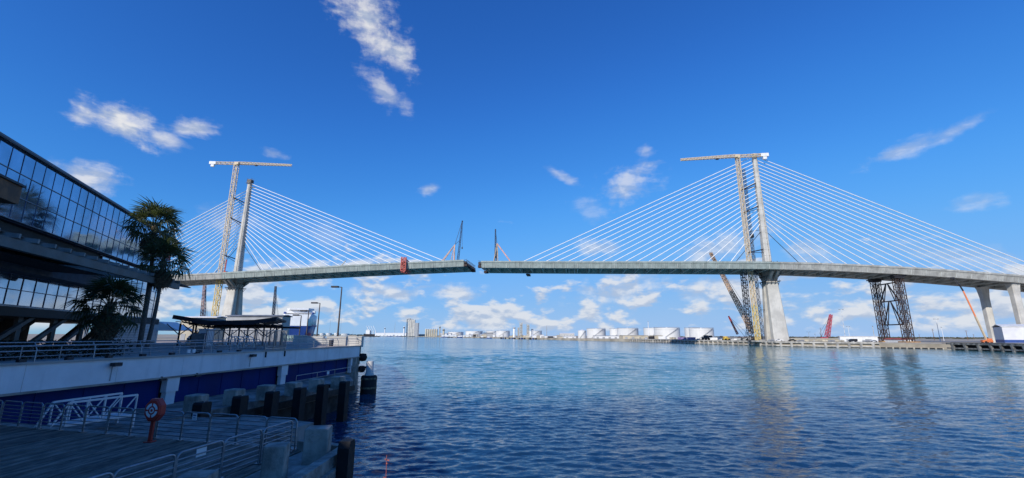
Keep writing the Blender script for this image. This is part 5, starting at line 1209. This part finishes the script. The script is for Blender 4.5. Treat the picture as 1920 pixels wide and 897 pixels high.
for k in range(3): mb = MB(); q = a + lf * 4 - dd * (3 + 9 * k); mb.bar(Vector((q.x, q.y, PROM)), q - Vector((0, 0, h / 2)), .4); mb.build('post', dark, tb)

# ---------------------------------------------------------------- palms
def frond_mesh(seed, name='frond'):
    rnd = random.Random(seed); mb = MB()
    pts = [Vector((0, 0, 0)), Vector((.45, 0, .10)), Vector((.95, 0, .06))]; mb.path(pts, .028, 4, r1=.014, sm=False)
    n = 18
    for i in range(n):
        a = -1.75 + 3.5 * (i + .5) / n + rnd.uniform(-.05, .05); L = (1.22 - .25 * abs(a) / 1.75) * rnd.uniform(.86, 1.08); dirv = Vector((math.cos(a), math.sin(a), 0)); sd = Vector((-math.sin(a), math.cos(a), 0))
        o = Vector((.93, 0, .06)); mid = o + dirv * L * .58 + Vector((0, 0, .05 - .06 * abs(a))); tipp = o + dirv * L + Vector((0, 0, -.22 - rnd.uniform(.1, .62))); w = .05
        up = Vector((0, 0, .03))
        mb._add([o, mid + sd * w + up, mid, mid - sd * w + up, tipp], [(0, 1, 2), (0, 2, 3), (1, 4, 2), (2, 4, 3)])
    return mb
FR = [frond_mesh(i).build('frond', leafm, None, origin=(0, 0, 0)) for i in range(4)]
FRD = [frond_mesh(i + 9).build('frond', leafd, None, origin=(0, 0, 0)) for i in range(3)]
FRT = [frond_mesh(i + 20).build('dead_frond', thatch, None, origin=(0, 0, 0)) for i in range(2)]
def palm(label, base, crown, rc, nf, trunk_r, skirt, srcs, lo=-55):
    t = thing('fan_palm', label, 'palm tree', base); d = crown - base
    pts = [base + d * f + Vector((math.sin(f * 3.1) * .25, 0, 0)) for f in [i / 9 for i in range(10)]]
    mb = MB(); loops = []
    mb.path(pts, trunk_r * 1.25, 10, r1=trunk_r * .8); tr = mb.build('trunk', trunkm, t)
    mb = MB(); mb.lathe(crown - Vector((0, 0, .9)), [(trunk_r * .9, 0), (trunk_r * 1.7, .35), (trunk_r * 1.5, .8), (.1, 1.2)], 10); mb.build('crown_shaft', thatch, t)
    for k in range(nf):
        el = R(lo + (82 - lo) * ((k + .5) / nf) ** .8); a = k * 2.39996 + random.uniform(-.25, .25); s = rc / 2.15 * random.uniform(.84, 1.1)
        o = inst(random.choice(srcs), t, crown - base + Vector((math.cos(a) * .14, math.sin(a) * .14, -.25 + .3 * math.sin(el))), None)
        o.rotation_euler = Euler((random.uniform(-.5, .5), -el, a), 'XYZ'); o.scale = (s, s, s)
    for k in range(skirt):
        a = k * 2.4; o = inst(random.choice(FRT), t, crown - base + Vector((math.cos(a) * .2, math.sin(a) * .2, -.5 - .9 * (k / max(1, skirt)) )), None)
        o.rotation_euler = Euler((random.uniform(-.3, .3), R(random.uniform(62, 84)), a), 'XYZ'); s = rc / 2.6 * random.uniform(.7, 1); o.scale = (s, s, s * .9)
    return t
def gnd(u, D, z=PROM): return Vector((ray(u, 645)[0] * D, D, z))
palm('tallest fan palm with bright crown beside the glass building end', gnd(262, 57), PD(291, 424, 57), 3.9, 32, .24, 22, FR, -55)
palm('fan palm with hanging dry skirt, its crown just below the tallest palm', gnd(276, 56), PD(306, 490, 56), 3.5, 28, .20, 36, FR, -40)
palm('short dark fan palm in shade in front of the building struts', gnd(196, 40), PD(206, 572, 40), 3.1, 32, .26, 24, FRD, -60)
for o in FR + FRD + FRT: bpy.data.objects.remove(o)
# hedge in front of the struts
mb = MB()
for k in range(5200):
    y = random.uniform(20, 37); c = WL(y, -8.5 + random.uniform(-1.3, 1.3), PROM + random.uniform(.05, 1.25)); a = random.random() * 6.28; s = random.uniform(.05, .14)
    u1, u2 = Vector((math.cos(a), math.sin(a), random.uniform(-.7, .7))) * s, Vector((-math.sin(a) * .6, math.cos(a) * .6, random.uniform(-.5, .9))) * s
    mb._add([c - u1, c + u2, c + u1, c - u2], [(0, 1, 2, 3)])
tag(mb.build('hedge', hedgem, None), 'low dark clipped hedge in front of the building struts', 'hedge')

# ---------------------------------------------------------------- butterfly canopy and things round it
def bc(u, v, D): return PD(u, v, D)
Dn, Df_ = 68.0, 80.0
prof = [(325, 590.5), (362, 596.5), (395, 602.0), (437, 601), (478, 600), (519, 594.5)]
near_ = [PD(u, v, Dn + 10 * (1 - abs(u - 420) / 100) * .0) for u, v in prof]
t = thing('butterfly_canopy', 'dark folded butterfly canopy on steel posts past the glass building', 'canopy', ((near_[0].x + near_[-1].x) / 2, 74, PROM))
nb = len(near_)
for i in range(nb - 1):
    a, b = near_[i], near_[i + 1]; mb = MB(); dp = Vector((-4.5, 12, 0)); th = Vector((0, 0, -.38 if i % 2 else -.3))
    rs = Vector((0, 0, .35 if i in (1, 2, 3) else -.2))
    mb.loft([[a, b, b + th, a + th], [a + dp + rs, b + dp + rs, b + dp + th + rs, a + dp + th + rs]]); mb.build('roof_plate', canopy, t)
    mb = MB(); mb.bar(a + th * 1.2, b + th * 1.2, .18, .5); mb.build('edge_beam', dark, t)
    for k in range(5):
        f = (k + .5) / 5; p = a + (b - a) * f + dp * .06 + th * 1.3; mb = MB(); mb.bar(p, p + dp * .9, .1, .2); mb.bar(p - Vector((0, 0, .55)), p + dp * .9 - Vector((0, 0, .55)), .1); mb.bar(p, p + dp * .3 - Vector((0, 0, .55)), .08); mb.build('rafter', dark, t)
zl = [near_[0].z - 1.0] * 2
mb = MB(); mb.bar(near_[0] + Vector((.5, 3, -1.3)), near_[-1] + Vector((-.5, 3, -1.3)), .2, .3); mb.bar(near_[0] + Vector((.5, 9, -1.5)), near_[-1] + Vector((-.5, 9, -1.5)), .2, .3); mb.build('tie_beam', dark, t)
for f in (.02, .18, .36, .52, .7, .86, .985):
    for dy in (2.8, 9.0):
        p = near_[0] + (near_[-1] - near_[0]) * f + Vector((-dy * .37, dy, 0)); mb = MB(); mb.bar(Vector((p.x, p.y, PROM)), Vector((p.x, p.y, p.z - 1.2)), .18); mb.build('post', dark, t)
    p = near_[0] + (near_[-1] - near_[0]) * min(f, .9) + Vector((-1, 2.8, 0)); mb = MB(); mb.bar(Vector((p.x, p.y, p.z - 3.0)), p + Vector((2.2, 0, -1.3)), .1); mb.bar(Vector((p.x, p.y, p.z - 3.0)), p + Vector((-2.2, 0, -1.3)), .1); mb.build('knee_brace', dark, t)
# cross braces lit in white, kiosk, shrub, bike-rack like hoops under the canopy
mb = MB(); mb.bar(PD(355, 619, 82), PD(372, 632, 82), .18); mb.bar(PD(371, 620, 82.3), PD(353, 633, 82.3), .18)
for u, v in ((353, 633.5), (372, 633)): q = PD(u, v, 82); mb.box(Vector((q.x, 82, (q.z + PROM) / 2)), (.3, .3, q.z - PROM))
tag(mb.build('cross_brace', white, None), 'white crossed brace standing under the butterfly canopy', 'brace')
q = gnd(384, 66); t = thing('ticket_kiosk', 'small pale kiosk with blue notice under the butterfly canopy', 'kiosk', q)
mb = MB(); mb.box(q + Vector((0, 0, 1.2)), (1.4, 1.3, 2.4)); mb.build('booth', wallw, t); mb = MB(); mb.box(q + Vector((0, 0, 2.46)), (1.7, 1.6, .12)); mb.build('roof', white, t)
mb = MB(); mb.box(q + Vector((.1, -.68, 1.3)), (.8, .05, 1.2)); mb.build('notice', bluep, t); mb = MB(); mb.box(q + Vector((.1, -.71, 1.5)), (.4, .03, .35)); mb.build('panel', white, t)
q = gnd(367, 72); mb = MB()
for k in range(900):
    a, b = random.random() * 6.28, math.acos(random.uniform(-.3, 1)); r_ = random.uniform(.5, 1.15); c = q + Vector((math.cos(a) * math.sin(b) * r_, math.sin(a) * math.sin(b) * r_, 1.0 + math.cos(b) * r_)); s = .16
    u1, u2 = Vector((random.uniform(-1, 1), random.uniform(-1, 1), random.uniform(-1, 1))) * s, Vector((random.uniform(-1, 1), random.uniform(-1, 1), random.uniform(-1, 1))) * s * .6
    mb._add([c - u1, c + u2, c + u1, c - u2], [(0, 1, 2, 3)])
t = thing('shrub', 'round green shrub in a pot under the butterfly canopy', 'shrub', q); mb.build('foliage', leafm, t)
mb = MB(); mb.lathe(q, [(.4, 0), (.5, .55), (.42, .56)], 12); mb.build('pot', conc, t); mb = MB(); mb.tube(q + Vector((0, 0, .3)), q + Vector((0, 0, 1.2)), .06, n=6); mb.build('stem', trunkm, t)
G = 'pale concrete benches under the butterfly canopy'
for u, D in ((345, 76), (361, 74), (403, 70), (466, 62)):
    q = gnd(u, D); t = thing('bench', 'pale concrete bench under the butterfly canopy', 'bench', q, G); mb = MB(); mb.box(q + Vector((0, 0, .5)), (2.2, .6, .14)); mb.build('seat', conc_p, t)
    for s in (-.8, .8): mb = MB(); mb.box(q + Vector((s, 0, .22)), (.25, .5, .43)); mb.build('leg', conc_p, t)
G = 'round hoop racks behind the picket fence'
for k, u in enumerate((432, 440, 449, 458, 466)):
    q = gnd(u, 64); t = thing('hoop_rack', 'white steel hoop rack behind the picket fence', 'bike rack', q, G); mb = MB(); mb.path([q + Vector((.7 * math.cos(a), 0, .75 + .7 * math.sin(a))) for a in [i * math.pi / 9 for i in range(19)]], .06, 6); mb.build('hoop', white, t)
    mb = MB(); mb.bar(q, q + Vector((0, 0, .1)), .3); mb.build('foot', conc, t)
# grey warehouses beyond the canopy
def bshed(label, u0, u1, vt, D, depth, wall, roof):
    x0, x1 = ray(u0, 610)[0] * D, ray(u1, 610)[0] * D; zt = PD((u0 + u1) / 2, vt, D).z
    return shed(label, ((x0 + x1) / 2, D + depth / 2, LAND), x1 - x0, depth, zt - LAND - .6, 0, wall, roof, .4, 4)
bshed('long grey flat-roofed warehouse behind the butterfly canopy', 424, 528, 590.5, 160, 6, grey_m, M('roof_slate', (.16, .18, .22), .7))
bshed('low pale warehouse between the glass building and pylon', 338, 404, 593, 175, 6, tan_m, white)
# ---------------------------------------------------------------- moored ship, bow on
def ship():
    D = 330.0; xc = ray(557.5, 620)[0] * D; hw = (ray(584, 600)[0] - ray(531, 600)[0]) * D / 2
    ang = math.atan2(xc, D); ax = Vector((math.sin(ang + .10), math.cos(ang + .10), 0)); sd = Vector((ax.y, -ax.x, 0)); c = Vector((xc, D, 0))
    z = lambda v: PD(557, v, D).z
    t = thing('moored_ship', 'white and dark blue hulled ship moored bow-on beyond the sunlit promenade', 'ship', c + Vector((0, 0, -1)))
    zt, zm_ = z(590), z(611.5); print('ship', hw, zt, zm_)
    def sec(s, wt, wm, wb, z0): return [c + ax * s + sd * k + Vector((0, 0, zz)) for k, zz in ((-wt, zt), (-wm, zm_ + .0), (-wb, z0), (wb, z0), (wm, zm_), (wt, zt))]
    def up(s, wt, wm, dz=0): return [c + ax * s + sd * k + Vector((0, 0, zz)) for k, zz in ((-wt, zt + dz), (-wm * 1.02, (zt + zm_) / 2), (-wm, zm_), (wm, zm_), (wm * 1.02, (zt + zm_) / 2), (wt, zt + dz))]
    mb = MB(); mb.loft([up(-6, hw * .84, hw * .66), up(-5.2, hw * .90, hw * .76), up(-3, hw * .96, hw * .87), up(1, hw * .99, hw * .94), up(10, hw, hw * .97), up(26, hw, hw)], True, True); mb.build('upper_hull', M('ship_white', (.88, .88, .87), .5, .03, .3), t)
    def lo(s, wm, wb): return [c + ax * s + sd * k + Vector((0, 0, zz)) for k, zz in ((-wm, zm_ - .01), (-wm * .8 - wb * .1, zm_ * .55), (-wb, -1), (wb, -1), (wm * .8 + wb * .1, zm_ * .55), (wm, zm_ - .01))]
    mb = MB(); mb.loft([lo(-6, hw * .66, hw * .10), lo(-5.2, hw * .76, hw * .16), lo(-3, hw * .87, hw * .24), lo(1, hw * .94, hw * .36), lo(10, hw * .97, hw * .55), lo(26, hw, hw * .9)], True, True); mb.build('lower_hull', M('hull_navy', (.012, .05, .22), .45, .1, .1), t)
    mb = MB()
    for k, f in ((-1, .0), (1, .0)): mb.bar(c + ax * -1 + sd * hw * .93 * k + Vector((0, 0, zm_ + .5)), c + ax * 30 + sd * hw * 1.03 * k + Vector((0, 0, zm_ + .5)), .2, 1.2)
    mb.build('hull_stripe', bluep, t)
    zb0, zb1 = zt + .02, z(581.5)
    mb = MB(); mb.loft([[c + ax * s + sd * k + Vector((0, 0, zz)) for s, k in ((3, -hw * .8), (3, hw * .8), (18, hw * .8), (18, -hw * .8))] for zz in (zb0, zb1)]); br = mb.build('bridge_house', white, t)
    mb = MB(); mb.loft([[c + ax * s + sd * k + Vector((0, 0, zz)) for s, k in ((1, -hw * 1.03), (1, hw * 1.03), (8, hw * 1.03), (8, -hw * 1.03))] for zz in (zb1 - 2.4, zb1 - .4)]); mb.build('bridge_wing', white, t)
    mb = MB(); mb.loft([[c + ax * s + sd * k + Vector((0, 0, zz)) for s, k in ((-1, -hw * .6), (-1, hw * .6), (9, hw * .9), (9, -hw * .9))] for zz in (zb1 + .02, zb1 + 1.4)]); mb.build('top_deck', white, t)
    for k in range(7): mb = MB(); q = c + ax * 2.9 + sd * hw * (-.66 + .22 * k) + Vector((0, 0, (zb0 + zb1) / 2 - .6)); mb.box(q, (.9, .3, .9)); mb.build('window', carglass, br)
    for k in (-1, 1): mb = MB(); q = c + ax * 1 + sd * hw * .9 * k + Vector((0, 0, zt + 1)); mb.box(q, (1.2, 2, 1.4)); mb.build('bow_locker', bluep, t)
ship()
G = 'pale green mooring towers on the quay below the ship'
for k in range(9):
    u = 534 + k * 5.4; D = 150; q = Vector((ray(u, 632)[0] * D, D, LAND)); 
    if u > 586: break
    t = thing('mooring_tower', 'pale green steel mooring tower on the quay below the ship bow', 'mooring tower', q, G); mb = MB(); mb.lattice(q, q + Vector((0, 0, 4.2)), 1.2, 1.0, 3, .16); mb.build('frame', M('pale_green', (.42, .55, .50), .6), t)
    mb = MB(); mb.bar(q + Vector((-1.1, 0, 3.0)), q + Vector((1.1, 0, 3.6)), .25); mb.build('arm', M('pale_green', (.4, .5, .5)), t)
# ---------------------------------------------------------------- sunlit promenade end: lamps, planters, bollards
lampm = M('lamp_bronze', (.10, .075, .06), .6)
pole('tall bronze lamp post nearest the promenade corner with floodlight head', 641, 539, 96, lampm, .16, 'arm', None, 'lamp_post', 'lamp post', PROM)
pole('bronze lamp post with single arm beside the pale blocks on the promenade', 600, 569, 118, lampm, .15, 'arm', None, 'lamp_post', 'lamp post', PROM)
pole('bronze lamp post before the ship bow, taller of two', 579, 584, 124, lampm, .15, 'arm', None, 'lamp_post', 'lamp post', PROM)
pole('bronze lamp post before the ship bow, shorter of two', 565, 592, 124, lampm, .15, 'arm', None, 'lamp_post', 'lamp post', PROM)
G = 'pale concrete blocks on the sunlit promenade'
for u, D, w, h in ((561, 106, 2.6, 1.5), (570, 104, 2.4, 1.4), (592, 92, 3.2, 1.3), (632, 76, 3.2, 1.35), (616, 84, 2.2, 1.0), (661.5, 72, 1.3, 1.5), (674.5, 65.5, .75, 1.4)):
    q = gnd(u, D); t = thing('concrete_block', 'pale concrete block on the sunlit promenade end', 'concrete block', q, G); mb = MB(); mb.box(q + Vector((0, 0, h / 2)), (w, 1.0, h)); mb.build('block', conc_p, t)
    mb = MB(); mb.box(q + Vector((0, 0, h + .06)), (w + .12, 1.12, .11)); mb.build('cap', conc_p, t)
q = gnd(621, 70); t = thing('litter_bin', 'dark round litter bin on the sunlit promenade', 'bin', q); mb = MB(); mb.lathe(q, [(.3, 0), (.36, .9), (.3, .95)], 12); mb.build('drum', dark, t); mb = MB(); mb.lathe(q + Vector((0, 0, .96)), [(.38, 0), (.3, .12), (.1, .16)], 12); mb.build('lid', grey_m, t)
q = gnd(577, 108); t = thing('life_ring_post', 'coral life ring case on the sunlit promenade before the ship', 'life ring', q); mb = MB(); mb.box(q + Vector((0, 0, .5)), (.16, .14, 1)); mb.build('post', redp, t); mb = MB(); mb.lathe(q + Vector((0, 0, .9)), [(.2, 0), (.62, .35), (.62, .9), (.2, 1.3)], 8); mb.build('case', redp, t)
SC.render.film_transparent = False
